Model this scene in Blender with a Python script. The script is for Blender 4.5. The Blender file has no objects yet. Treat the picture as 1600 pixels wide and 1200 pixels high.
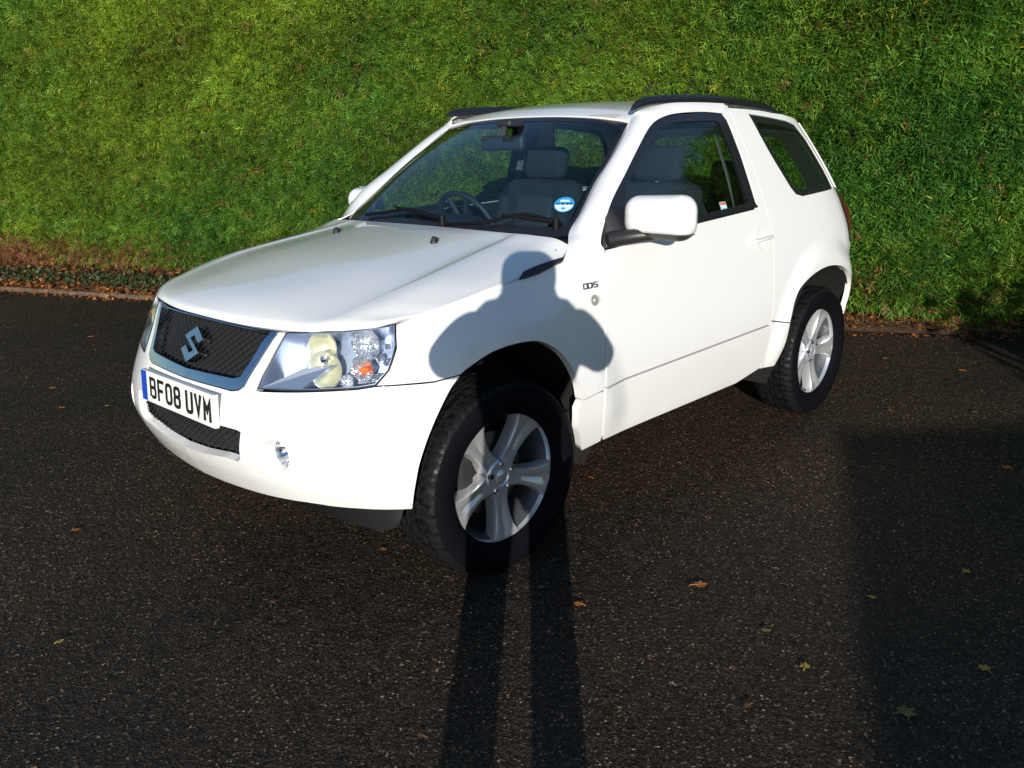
import bpy, math, random
import numpy as np
from mathutils import Vector, Matrix
from mathutils.geometry import delaunay_2d_cdt
SC = bpy.context.scene
COL = SC.collection
# ---------------------------------------------------------------- camera
CAM = np.array([1.99619683, 2.73170454, 1.49232725]); YAW, PITCH, ROLL, FPX = -2.38859461, -0.28134099, -0.00946318, 1328.655
def _axes():
    f = np.array([math.cos(YAW)*math.cos(PITCH), math.sin(YAW)*math.cos(PITCH), math.sin(PITCH)])
    r = np.cross(f, [0, 0, 1]); r /= np.linalg.norm(r); u = np.cross(r, f)
    return math.cos(ROLL)*r+math.sin(ROLL)*u, -math.sin(ROLL)*r+math.cos(ROLL)*u, f
RV, UV, FV = _axes()
def ray(px): return FV+RV*(px[0]-800)/FPX-UV*(px[1]-600)/FPX
def at(px, ax, val):
    d = ray(px); t = (val-CAM[ax])/d[ax]; return CAM+t*d
cd = bpy.data.cameras.new('camera'); cam = bpy.data.objects.new('camera', cd); COL.objects.link(cam)
cd.sensor_width = 36; cd.lens = FPX/1600*36; cd.clip_start = 0.02; cd.clip_end = 500
M = Matrix.Identity(4)
for i in range(3):
    M[i][0] = RV[i]; M[i][1] = UV[i]; M[i][2] = -FV[i]; M[i][3] = CAM[i]
cam.matrix_world = M; SC.camera = cam
# ---------------------------------------------------------------- light
SUN_AZ, SUN_EL = math.radians(42.0), math.radians(9.7)
w = bpy.data.worlds.new('World'); SC.world = w; w.use_nodes = True
nt = w.node_tree; nt.nodes.clear()
sky = nt.nodes.new('ShaderNodeTexSky'); sky.sky_type = 'NISHITA'; sky.sun_disc = False
sky.sun_elevation = SUN_EL; sky.sun_rotation = math.radians(90)-SUN_AZ
sky.air_density = 1.0; sky.dust_density = 0.25; sky.ozone_density = 3.0
bg = nt.nodes.new('ShaderNodeBackground'); bg.inputs[1].default_value = 0.13
wo = nt.nodes.new('ShaderNodeOutputWorld'); nt.links.new(sky.outputs[0], bg.inputs[0]); nt.links.new(bg.outputs[0], wo.inputs[0])
ld = bpy.data.lights.new('sun', 'SUN'); ld.energy = 5.0; ld.angle = math.radians(0.27); ld.color = (1.0, 0.94, 0.84)
sun = bpy.data.objects.new('sun', ld); COL.objects.link(sun)
sd = Vector((math.cos(SUN_EL)*math.cos(SUN_AZ), math.cos(SUN_EL)*math.sin(SUN_AZ), math.sin(SUN_EL)))
sun.rotation_euler = sd.to_track_quat('Z', 'Y').to_euler(); sun.location = (8, 7, 12)
SC.view_settings.view_transform = 'Standard'; SC.view_settings.look = 'None'
SC.view_settings.exposure = 0.25; SC.view_settings.gamma = 1.0
SC.render.engine = 'CYCLES'; SC.cycles.max_bounces = 10; SC.cycles.transparent_max_bounces = 16
SC.cycles.sample_clamp_indirect = 6.0; SC.cycles.use_denoising = True
rng = np.random.default_rng(7); random.seed(7)
# ---------------------------------------------------------------- materials
class NT:
    def __init__(s, name):
        s.m = bpy.data.materials.new(name); s.m.use_nodes = True; s.t = s.m.node_tree; s.t.nodes.clear()
        s.out = s.n('ShaderNodeOutputMaterial')
    def n(s, typ, **kw):
        nd = s.t.nodes.new(typ)
        for k, v in kw.items():
            if k.startswith('_'): setattr(nd, k[1:], v)
        return nd
    def l(s, a, b): s.t.links.new(a, b)
    def coord(s, scale=1.0):
        tc = s.n('ShaderNodeTexCoord'); mp = s.n('ShaderNodeMapping'); s.l(tc.outputs['Object'], mp.inputs[0])
        mp.inputs['Scale'].default_value = (scale,)*3 if not isinstance(scale, tuple) else scale
        return mp.outputs[0]
    def noise(s, vec, scale, detail=4, rough=.5):
        nd = s.n('ShaderNodeTexNoise'); nd.inputs['Scale'].default_value = scale; nd.inputs['Detail'].default_value = detail
        nd.inputs['Roughness'].default_value = rough; s.l(vec, nd.inputs['Vector']); return nd.outputs['Fac']
    def ramp(s, fac, stops):
        nd = s.n('ShaderNodeValToRGB'); s.l(fac, nd.inputs[0]); cr = nd.color_ramp
        while len(cr.elements) < len(stops): cr.elements.new(.5)
        for e, (p, c) in zip(cr.elements, stops): e.position = p; e.color = (*c, 1) if len(c) == 3 else c
        return nd.outputs[0]
    def mix(s, fac, a, b, mode='MIX'):
        nd = s.n('ShaderNodeMixRGB'); nd.blend_type = mode
        for i, v in enumerate((fac, a, b)):
            if hasattr(v, 'links') or hasattr(v, 'is_linked'): s.l(v, nd.inputs[i])
            else: nd.inputs[i].default_value = v if i == 0 else ((*v, 1) if len(v) == 3 else v)
        return nd.outputs[0]
    def bump(s, h, strength, dist, normal=None):
        nd = s.n('ShaderNodeBump'); nd.inputs['Strength'].default_value = strength; nd.inputs['Distance'].default_value = dist
        s.l(h, nd.inputs['Height'])
        if normal: s.l(normal, nd.inputs['Normal'])
        return nd.outputs[0]
    def bsdf(s, **kw):
        nd = s.n('ShaderNodeBsdfPrincipled')
        for k, v in kw.items():
            key = k.replace('_', ' ')
            i = nd.inputs[key]
            if hasattr(v, 'is_linked'): s.l(v, i)
            else: i.default_value = (*v, 1) if isinstance(v, tuple) and len(v) == 3 else v
        return nd.outputs[0]
    def end(s, sh): s.l(sh, s.out.inputs[0]); return s.m
def simple(name, col, rough=.5, metal=0., bump=0., bscale=200, var=.12, coat=0., spec=.5):
    t = NT(name); v = t.coord()
    n = t.noise(v, 9, 5); c = t.mix(n, tuple(x*(1-var) for x in col), tuple(min(1, x*(1+var)) for x in col))
    kw = dict(Base_Color=c, Roughness=rough, Metallic=metal, Coat_Weight=coat)
    kw['Specular_IOR_Level'] = spec
    if bump: kw['Normal'] = t.bump(t.noise(v, bscale, 3), bump, .002)
    return t.end(t.bsdf(**kw))
MAT = {}
# white car paint: faint road film low down and in blotches, fine orange peel
t = NT('white paint'); v = t.coord()
n1 = t.noise(v, 3.5, 6, .6); n2 = t.noise(v, 60, 3)
sep = t.n('ShaderNodeSeparateXYZ'); t.l(v, sep.inputs[0])
mr = t.n('ShaderNodeMapRange'); t.l(sep.outputs[2], mr.inputs[0]); mr.inputs[1].default_value = .34; mr.inputs[2].default_value = .72; mr.inputs[3].default_value = .55; mr.inputs[4].default_value = .04
ml = t.n('ShaderNodeMath', _operation='MULTIPLY'); t.l(mr.outputs[0], ml.inputs[0]); t.l(n1, ml.inputs[1])
c = t.mix(ml.outputs[0], (.80, .805, .81), (.58, .56, .52))
rr = t.ramp(n1, [(.2, (.22,)*3), (.9, (.27,)*3)])
MAT['paint'] = t.end(t.bsdf(Base_Color=c, Roughness=rr, Coat_Weight=.8, Coat_Roughness=.05, Normal=t.bump(n2, .02, .001)))
MAT['black'] = simple('black plastic', (.018, .018, .020), .42, bump=.15, bscale=500)
MAT['blackgloss'] = simple('gloss black', (.012, .013, .018), .12)
MAT['dark'] = simple('dark underbody', (.010, .010, .010), .85)
MAT['liner'] = simple('wheel liner', (.004, .004, .004), .9, bump=.5, bscale=60)
MAT['gap'] = simple('grille backing black', (.01, .01, .01), .8)  # even near-black for the sheets behind both grilles
MAT['chrome'] = simple('chrome', (.80, .82, .86), .07, 1.0, var=.03)
t = NT('faceted reflector'); v = t.coord(); vo_ = t.n('ShaderNodeTexVoronoi'); t.l(v, vo_.inputs[0]); vo_.inputs['Scale'].default_value = 110
MAT['facet'] = t.end(t.bsdf(Base_Color=(.88, .90, .94), Metallic=.9, Roughness=.16, Normal=t.bump(vo_.outputs['Distance'], .9, .004)))
MAT['wiperblack'] = simple('wiper rubber', (.004, .004, .005), .6, spec=.2)
MAT['barrel'] = simple('rim barrel with painted shade', (.13, .135, .15), .45, .7)  # same rim as the alloy, colour darkened for shade behind the spokes
MAT['emblem'] = simple('emblem chrome', (.66, .66, .67), .08, 1.0)
MAT['satin'] = simple('satin chrome with painted sky', (.52, .60, .73), .14, 1.0, var=.03)  # bluish tint paints the reflected sky into the chrome
MAT['alloy'] = simple('silver alloy', (.78, .79, .82), .28, .72, coat=.5, var=.06)
MAT['disc'] = simple('brake disc metal', (.10, .08, .065), .4, .9, bump=.3, bscale=90)
MAT['fabric'] = simple('grey seat fabric', (.014, .018, .026), .9, bump=.5, bscale=400, var=.3)
MAT['fabric2'] = simple('light seat insert', (.030, .034, .044), .9, bump=.5, bscale=300, var=.3)
MAT['trim'] = simple('dark interior trim', (.016, .019, .026), .55, bump=.3, bscale=300)
MAT['beige'] = simple('pale grey interior trim', (.30, .30, .28), .7)
MAT['belt'] = simple('seat belt webbing', (.10, .11, .12), .7)
MAT['orange'] = simple('orange bulb', (.85, .16, .02), .2, coat=1.)
MAT['red'] = simple('tail lamp', (.10, .012, .012), .12, coat=1.)
MAT['plate'] = simple('number plate white', (.78, .78, .76), .3, var=.03)
MAT['ink'] = simple('plate ink', (.012, .012, .016), .4)
MAT['blue'] = simple('plate blue', (.01, .06, .42), .35)
MAT['stkblue'] = simple('sticker blue', (.03, .28, .62), .4, var=.2)
MAT['stkwhite'] = simple('sticker white', (.55, .68, .72), .5, var=.2)
MAT['stkred'] = simple('sticker red', (.5, .16, .12), .5)
MAT['badge'] = simple('badge chrome', (.16, .10, .16), .25, .8)
MAT['lampsky'] = simple('lamp bezel with painted sky', (.52, .59, .74), .38, .8)  # chrome bezel, blue of the reflected sky put into its colour
MAT['lampyellow'] = simple('warm bulb and painted reflection', (.86, .82, .62), .30, .55, var=.2)  # main bowls are chrome, their warm reflection is painted in as yellow
# tyre rubber, wet tread
t = NT('wet tyre rubber'); v = t.coord(); n = t.noise(v, 40, 4)
MAT['rubber'] = t.end(t.bsdf(Base_Color=(.004, .004, .005), Specular_IOR_Level=.22, Roughness=t.ramp(n, [(.35, (.25,)*3), (.55, (.8,)*3)]), Normal=t.bump(t.noise(v, 260, 3), .35, .003)))
MAT['sidewall'] = simple('tyre sidewall', (.004, .004, .006), .75, bump=.2, bscale=150, spec=.05)
def glass(name, tint, refl=1.0, ior=1.5, rough=0.0):
    t = NT(name); tr = t.n('ShaderNodeBsdfTransparent'); tr.inputs[0].default_value = (*tint, 1)
    gl = t.n('ShaderNodeBsdfGlossy'); gl.inputs[0].default_value = (refl, refl, refl, 1); gl.inputs['Roughness'].default_value = rough
    fr = t.n('ShaderNodeFresnel'); fr.inputs[0].default_value = ior
    ge = t.n('ShaderNodeNewGeometry'); mr_ = t.n('ShaderNodeMapRange'); t.l(ge.outputs['Backfacing'], mr_.inputs[0]); mr_.inputs[3].default_value = ior; mr_.inputs[4].default_value = 1/ior; t.l(mr_.outputs[0], fr.inputs[0])
    mx = t.n('ShaderNodeMixShader'); t.l(fr.outputs[0], mx.inputs[0]); t.l(tr.outputs[0], mx.inputs[1]); t.l(gl.outputs[0], mx.inputs[2])
    return t.end(mx.outputs[0])
MAT['wsglass'] = glass('windscreen glass', (.64, .80, .84), ior=1.80)
MAT['glass'] = glass('tinted side glass', (.66, .76, .74), ior=1.65)
MAT['privacy'] = glass('dark rear glass', (.74, .82, .76), ior=1.4)
MAT['lens'] = glass('clear lamp lens', (.93, .95, .97), ior=1.5)
# asphalt: fine aggregate, damp brown cast
t = NT('asphalt'); v = t.coord()
vo = t.n('ShaderNodeTexVoronoi'); t.l(v, vo.inputs[0]); vo.inputs['Scale'].default_value = 170
vo2 = t.n('ShaderNodeTexVoronoi'); t.l(v, vo2.inputs[0]); vo2.inputs['Scale'].default_value = 55
sp = t.n('ShaderNodeSeparateColor'); t.l(vo.outputs['Color'], sp.inputs[0])
big = t.ramp(t.noise(v, .55, 5, .6), [(.36, (0,)*3), (.62, (1,)*3)]); mid = t.noise(v, 14, 5, .65)
c1 = t.mix(big, (.018, .0145, .012), (.041, .0265, .017))
c2 = t.ramp(sp.outputs[0], [(0, (.12,)*3), (.45, (.55,)*3), (.80, (1.6, 1.5, 1.35)), (.95, (3.4, 3.2, 2.9)), (.985, (8., 7.6, 7.)), (1., (18., 17., 16.))])
c3 = t.mix(1.0, c1, c2, 'MULTIPLY')
c3 = t.mix(t.ramp(mid, [(.45, (0,)*3), (.7, (.55,)*3)]), c3, (.05, .036, .024))
ma = t.n('ShaderNodeMath', _operation='ADD'); t.l(vo.outputs['Distance'], ma.inputs[0]); t.l(vo2.outputs['Distance'], ma.inputs[1])
mb = t.n('ShaderNodeMath', _operation='ADD'); t.l(ma.outputs[0], mb.inputs[0]); t.l(t.noise(v, 220, 3), mb.inputs[1])
b = t.bump(mb.outputs[0], .8, .008)
b = t.bump(mid, .35, .02, b)
MAT['asphalt'] = t.end(t.bsdf(Base_Color=c3, Roughness=t.ramp(mid, [(.3, (.50,)*3), (.7, (.85,)*3)]), Normal=b, Specular_IOR_Level=.22))
t = NT('soil'); v = t.coord(); n = t.noise(v, 22, 6, .7)
MAT['soil'] = t.end(t.bsdf(Base_Color=t.ramp(n, [(.3, (.018, .010, .006)), (.7, (.09, .045, .025))]), Roughness=.95, Normal=t.bump(n, 1., .04)))
t = NT('kerb stone'); v = t.coord(); n = t.noise(v, 18, 6, .7)
MAT['kerb'] = t.end(t.bsdf(Base_Color=t.ramp(n, [(.3, (.035, .022, .014)), (.7, (.15, .10, .06))]), Roughness=.9, Normal=t.bump(n, .6, .01)))
def leafmat(name, attr='tint', trans=.3, rough=.55):
    t = NT(name); a = t.n('ShaderNodeAttribute'); a.attribute_name = attr
    p = t.bsdf(Base_Color=a.outputs['Color'], Roughness=rough, Specular_IOR_Level=.3)
    tl = t.n('ShaderNodeBsdfTranslucent'); t.l(a.outputs['Color'], tl.inputs[0])
    mx = t.n('ShaderNodeMixShader'); mx.inputs[0].default_value = trans
    t.l(p, mx.inputs[1]); t.l(tl.outputs[0], mx.inputs[2]); return t.end(mx.outputs[0])
MAT['leaf'] = leafmat('foliage')
MAT['litter'] = leafmat('dead leaves', trans=.15, rough=.7)
MAT['hedgecore'] = simple('hedge core', (.012, .018, .006), .95, bump=1., bscale=30, var=.5)
MAT['bark'] = simple('bark', (.06, .042, .03), .9, bump=1., bscale=40, var=.4)
MAT['brick'] = None
t = NT('brick wall'); v = t.coord(); br = t.n('ShaderNodeTexBrick'); t.l(v, br.inputs[0]); br.inputs['Scale'].default_value = 4.5
br.inputs['Color1'].default_value = (.26, .10, .06, 1); br.inputs['Color2'].default_value = (.20, .08, .05, 1); br.inputs['Mortar'].default_value = (.3, .28, .25, 1)
MAT['brick'] = t.end(t.bsdf(Base_Color=br.outputs[0], Roughness=.9))
MAT['rooftile'] = simple('roof tile', (.10, .06, .05), .8, bump=.6, bscale=20)
MAT['white_door'] = simple('white door', (.7, .7, .7), .4)
MAT['skin'] = simple('skin', (.50, .30, .22), .5)
MAT['jacket'] = simple('navy jacket', (.02, .03, .06), .85, bump=.5, bscale=60)
MAT['trousers'] = simple('dark trousers', (.03, .03, .035), .9, bump=.5, bscale=80)
MAT['hair'] = simple('brown hair', (.05, .03, .02), .6, bump=.8, bscale=200)
MAT['shoe'] = simple('black shoe', (.015, .014, .014), .4)
# ---------------------------------------------------------------- object helpers
def link(o, parent=None):
    COL.objects.link(o)
    if parent is not None: o.parent = parent
    return o
def tag(o, label=None, cat=None, group=None, kind=None):
    if label: o['label'] = label
    if cat: o['category'] = cat
    if group: o['group'] = group
    if kind: o['kind'] = kind
    return o
def empty(name, loc=(0, 0, 0), rz=0.):
    o = bpy.data.objects.new(name, None); o.location = loc; o.rotation_euler = (0, 0, rz); o.empty_display_size = .2
    return link(o)
def mesh(name, V, F, mat, parent=None, smooth=True, normals=None, mats=None, fm=None, angle=None):
    me = bpy.data.meshes.new(name); me.from_pydata([tuple(map(float, p)) for p in V], [], [tuple(map(int, f)) for f in F]); me.update()
    ms = mats if mats else [mat]
    for m in ms: me.materials.append(MAT[m])
    if fm is not None: me.polygons.foreach_set('material_index', np.array(fm, dtype=np.int32))
    if smooth:
        me.polygons.foreach_set('use_smooth', np.ones(len(F), dtype=bool))
        if normals is not None: me.normals_split_custom_set_from_vertices([tuple(map(float, n)) for n in normals])
        elif angle: me.set_sharp_from_angle(angle=math.radians(angle))
    o = bpy.data.objects.new(name, me); return link(o, parent)
class MB:
    def __init__(s): s.V = []; s.F = []; s.fm = []
    def add(s, V, F, k=0):
        b = len(s.V); s.V += [tuple(map(float, p)) for p in V]; s.F += [tuple(b+int(i) for i in f) for f in F]; s.fm += [k]*len(F); return s
    def box(s, c, d, R=None, k=0, bev=0.):
        hx, hy, hz = [x/2 for x in d]
        if bev <= 0:
            P = np.array([(x*hx, y*hy, z*hz) for x in (-1, 1) for y in (-1, 1) for z in (-1, 1)])
            F = [(0, 1, 3, 2), (4, 6, 7, 5), (0, 4, 5, 1), (2, 3, 7, 6), (0, 2, 6, 4), (1, 5, 7, 3)]
        else:
            P, F = sbox(d, bev)
        if R is not None: P = P@np.array(R).T
        return s.add(P+np.array(c), F, k)
    def tube(s, pts, r, n=10, k=0, cap=True):
        V, F = tube(pts, r, n, cap); return s.add(V, F, k)
    def lathe(s, prof, c, ax, n=48, k=0, closed=False):
        V, F = lathe(prof, c, ax, n, closed); return s.add(V, F, k)
    def build(s, name, mat, parent=None, angle=38, smooth=True):
        ms = mat if isinstance(mat, (list, tuple)) else [mat]
        return mesh(name, s.V, s.F, None, parent, smooth, mats=ms, fm=s.fm, angle=angle)
def sbox(d, bev, n=4):
    """rounded box: sphere grid pushed out to the box corners"""
    h = np.array(d)/2; b = min(bev, *h*.999); seg = 4*n
    V = []; F = []; m = 2*n
    th = [];
    for i in range(n): th.append((-math.pi/2+i*(math.pi/2)/(n-1), -1))
    for i in range(n): th.append((i*(math.pi/2)/(n-1), 1))
    ph = []
    for q in range(4):
        for i in range(n): ph.append((q*math.pi/2+i*(math.pi/2)/(n-1), q))
    sx = [1, -1, -1, 1]; sy = [1, 1, -1, -1]
    for a, sz in th:
        for p, q in ph:
            V.append((sx[q]*(h[0]-b)+b*math.cos(a)*math.cos(p), sy[q]*(h[1]-b)+b*math.cos(a)*math.sin(p), sz*(h[2]-b)+b*math.sin(a)))
    L = len(ph)
    for i in range(len(th)-1):
        for j in range(L): F.append((i*L+j, i*L+(j+1) % L, (i+1)*L+(j+1) % L, (i+1)*L+j))
    F.append(tuple(range(L))[::-1]); F.append(tuple((len(th)-1)*L+j for j in range(L)))
    return np.array(V), F
def frame_of(t, up=np.array([0, 0, 1.])):
    t = t/np.linalg.norm(t); a = np.cross(up, t)
    if np.linalg.norm(a) < 1e-3: a = np.cross(np.array([0, 1., 0]), t)
    a /= np.linalg.norm(a); return a, np.cross(t, a)
def tube(pts, r, n=10, cap=True, sq=(1, 1)):
    pts = np.array(pts, float); V = []; F = []
    rs = r if hasattr(r, '__len__') else [r]*len(pts)
    for i, p in enumerate(pts):
        t = pts[min(i+1, len(pts)-1)]-pts[max(i-1, 0)]; a, b = frame_of(t)
        for j in range(n):
            q = 2*math.pi*j/n; V.append(p+rs[i]*(sq[0]*math.cos(q)*a+sq[1]*math.sin(q)*b))
    for i in range(len(pts)-1):
        for j in range(n): F.append((i*n+j, i*n+(j+1) % n, (i+1)*n+(j+1) % n, (i+1)*n+j))
    if cap: F.append(tuple(range(n))[::-1]); F.append(tuple((len(pts)-1)*n+j for j in range(n)))
    return V, F
def lathe(prof, c, ax, n=48, closed=False):
    """prof: (radius, height along axis ax)"""
    ax = np.array(ax, float); ax /= np.linalg.norm(ax); a, b = frame_of(ax); c = np.array(c, float); V = []; F = []
    for (r, h) in prof:
        for j in range(n):
            q = 2*math.pi*j/n; V.append(c+ax*h+r*(math.cos(q)*a+math.sin(q)*b))
    m = len(prof)
    for i in range(m if closed else m-1):
        k = (i+1) % m
        for j in range(n): F.append((i*n+j, i*n+(j+1) % n, k*n+(j+1) % n, k*n+j))
    return V, F
def crom(P, per=8, closed=False):
    """Catmull-Rom through P (any dimension)"""
    P = np.array(P, float); n = len(P); out = []
    if not closed: Q = np.vstack([2*P[0]-P[1], P, 2*P[-1]-P[-2]]); segs = n-1
    else: Q = np.vstack([P[-1], P, P[0], P[1]]); segs = n
    for i in range(segs):
        a, b, c, d = Q[i], Q[i+1], Q[i+2], Q[i+3]
        for k in range(per):
            t = k/per; out.append(.5*((2*b)+(-a+c)*t+(2*a-5*b+4*c-d)*t*t+(-a+3*b-3*c+d)*t**3))
    if not closed: out.append(P[-1])
    return np.array(out)
def sstep(x, a, b):
    t = np.clip((x-a)/(b-a), 0, 1); return t*t*(3-2*t)
# ---------------------------------------------------------------- car body surface: (s, z) -> point
def table(pts, per=24):
    D = crom(pts, per); D = D[np.argsort(D[:, 0])]; return lambda q: np.interp(q, D[:, 0], D[:, 1])
XF = table([(.30, .64), (.36, .685), (.40, .71), (.46, .742), (.53, .765), (.60, .760), (.66, .742), (.71, .722), (.76, .700), (.82, .668), (.91, .622), (1.0, .55), (1.1, .46), (1.7, .40)])
WZ = table([(.25, .82), (.30, .84), (.36, .862), (.45, .874), (.57, .884), (.70, .886), (.82, .878), (.93, .863), (1.02, .846), (1.10, .824), (1.16, .806), (1.21, .787), (1.30, .753), (1.42, .706), (1.52, .667), (1.58, .640), (1.62, .615), (1.68, .56)])
XR = table([(.25, -2.90), (.4, -2.98), (.6, -3.04), (.87, -3.09), (1.0, -3.08), (1.21, -2.98), (1.4, -2.83), (1.6, -2.63), (1.7, -2.56)])
ZGAP = table([(-.6, 1.12), (-.337, 1.076), (-.108, 1.033), (.053, 1.015), (.223, .992), (.43, .962), (.7, .93)])
_O = crom([(.80, 0), (.794, .15), (.778, .30), (.752, .43), (.705, .56), (.63, .68), (.535, .775), (.42, .84), (.28, .883), (.10, .902), (-.2, .905), (-.8, .905), (-1.4, .905), (-2.0, .905), (-2.4, .903), (-2.62, .895), (-2.78, .87), (-2.90, .80), (-2.97, .68), (-3.01, .45), (-3.03, .2), (-3.035, 0)], 20)
_L = np.concatenate([[0], np.cumsum(np.linalg.norm(np.diff(_O, axis=0), axis=1))])
AX_R = -2.44
def s_of_x(x):  # side stations only
    k = np.argmin(abs(_O[:, 0]-x)+10*(_O[:, 1] < .6)); return _L[k]
def body(s, z):
    s = np.asarray(s, float); z = np.asarray(z, float); a = np.abs(s)
    xb = np.interp(a, _L, _O[:, 0]); yb = np.interp(a, _L, _O[:, 1])
    x = np.where(xb > -.3, -.3+(xb+.3)*(XF(z)+.3)/1.1, np.where(xb < -2., -2.+(xb+2.)*(XR(z)+2.)/(-1.035), xb))
    w_ = WZ(z)
    q = np.clip((z-(ZGAP(x)-.16))/.16, 0, 1.25); fade = sstep(x, -.62, -.38)*sstep(xb, .75, .45)
    w_ = w_-.055*q*q*fade
    y = yb/.905*w_
    for cx in (0.02, AX_R):                       # wheel arch flares
        r = np.hypot(x-cx, (z-.36)*1.02)
        y = y+np.where(yb > .6, (.022 if cx > -1 else .024)*(1-sstep(r, .52, .70 if cx > -1 else .64))*sstep(z, .30, .5), 0)
    y = y+.035*sstep(xb, .0, .45)*sstep(z, .78, .42)*np.clip((yb-.3)/.4, 0, 1)
    y = np.where(s < 0, -y, y)
    return np.stack([x, y, z+0*x], -1)
def snorm(f, u, v, e=1e-3):
    du = f(u+e, v)-f(u-e, v); dv = f(u, v+e)-f(u, v-e); n = np.cross(du, dv)
    return n/np.maximum(np.linalg.norm(n, axis=-1, keepdims=True), 1e-12)
def hit(px, s0=None):
    """pixel -> (s, z) on the left half of the body surface"""
    d = ray(px); best = None
    for s in ([s0] if s0 is not None else np.arange(.1, 4.3, .25)):
        u = np.array([s, .8])
        for it in range(40):
            P = body(u[0], u[1])
            def g(u_):
                Q = body(u_[0], u_[1])-CAM; t = Q@d/(d@d); e = Q-t*d; return np.array([e@RV, e@UV]), t
            r, t = g(u)
            J = np.stack([(g(u+np.array([1e-4, 0]))[0]-r)/1e-4, (g(u+np.array([0, 1e-4]))[0]-r)/1e-4], 1)
            try: st = np.linalg.solve(J, -r)
            except Exception: break
            st = np.clip(st, -.15, .15); u = u+st; u[1] = np.clip(u[1], .26, 1.65); u[0] = np.clip(u[0], -.9, 4.6)
            if np.linalg.norm(st) < 1e-6: break
        r, t = g(u)
        if np.linalg.norm(r) < 2e-3 and (best is None or t < best[1]): best = (u.copy(), t)
    if best is None: print('MISS', px); return np.array([1., .8])
    return best[0]
def HP(pts, smooth=False, per=6):
    q = [hit(p) if not isinstance(p, tuple) or len(p) == 2 else np.array([s_of_x(p[0]) if p[1] == 'x' else p[0], p[2]]) for p in pts]
    q = np.array(q); return crom(q, per) if smooth else q
def densify(P, h):
    out = []
    for a, b in zip(P, np.roll(P, -1, 0)):
        n = max(1, int(np.linalg.norm(b-a)/h)); out += [a+(b-a)*k/n for k in range(n)]
    return np.array(out)
def inside(poly, Q):
    x, y = Q[:, 0], Q[:, 1]; r = np.zeros(len(Q), bool); P = np.asarray(poly)
    for (x0, y0), (x1, y1) in zip(P, np.roll(P, -1, 0)):
        c = ((y0 > y) != (y1 > y)) & (x < (x1-x0)*(y-y0)/((y1-y0)+1e-15)+x0); r ^= c
    return r
def dist_to(poly, Q):
    P = np.asarray(poly); d = np.full(len(Q), 9.)
    for a, b in zip(P, np.roll(P, -1, 0)):
        ab = b-a; t = np.clip(((Q-a)@ab)/(ab@ab+1e-15), 0, 1); d = np.minimum(d, np.linalg.norm(Q-a-t[:, None]*ab, axis=1))
    return d
def shrink(poly, e):
    """move a loop inwards by e"""
    P = np.asarray(poly); A = .5*np.sum(P[:, 0]*np.roll(P[:, 1], -1)-P[:, 1]*np.roll(P[:, 0], -1)); sg = 1 if A > 0 else -1
    t1 = P-np.roll(P, 1, 0); t2 = np.roll(P, -1, 0)-P
    t1 /= np.maximum(np.linalg.norm(t1, axis=1, keepdims=True), 1e-9); t2 /= np.maximum(np.linalg.norm(t2, axis=1, keepdims=True), 1e-9)
    n1 = np.stack([-t1[:, 1], t1[:, 0]], 1)*sg; n2 = np.stack([-t2[:, 1], t2[:, 0]], 1)*sg
    n = n1+n2; L = np.linalg.norm(n, axis=1, keepdims=True); n = n/np.maximum(L, .3)
    k = 1/np.maximum((n*n1).sum(1, keepdims=True), .5)
    return P+n*e*k
def fill(outer, holes, h):
    outer = densify(np.asarray(outer, float), h); holes = [densify(np.asarray(q, float), h) for q in holes]
    loops = [outer]+holes; lo = outer.min(0); hi = outer.max(0)
    gx = np.arange(lo[0]+h*.5, hi[0], h); gy = np.arange(lo[1]+h*.5, hi[1], h*.87)
    G = np.array([(x+(h/2 if j % 2 else 0), y) for j, y in enumerate(gy) for x in gx]) if len(gx) and len(gy) else np.zeros((0, 2))
    if len(G):
        k = inside(outer, G) & (dist_to(outer, G) > h*.45)
        for q in holes: k &= ~inside(q, G) & (dist_to(q, G) > h*.45)
        G = G[k]
    E = []; b = 0
    for lp in loops:
        m = len(lp); E += [(b+i, b+(i+1) % m) for i in range(m)]; b += m
    P = np.vstack(loops+[G])
    r = delaunay_2d_cdt([Vector(p) for p in P], E, [], 0, 1e-7)
    V = np.array([tuple(p) for p in r[0]]); T = np.array([f for f in r[2] if len(f) == 3])
    c = V[T].mean(1); k = inside(outer, c)
    for q in holes: k &= ~inside(q, c)
    T = T[k]
    ar = (V[T[:, 1], 0]-V[T[:, 0], 0])*(V[T[:, 2], 1]-V[T[:, 0], 1])-(V[T[:, 1], 1]-V[T[:, 0], 1])*(V[T[:, 2], 0]-V[T[:, 0], 0])
    T[ar < 0] = T[ar < 0][:, ::-1]
    return V, T, loops
def flip_uv(P): return np.asarray(P)*np.array([-1, 1])
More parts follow.
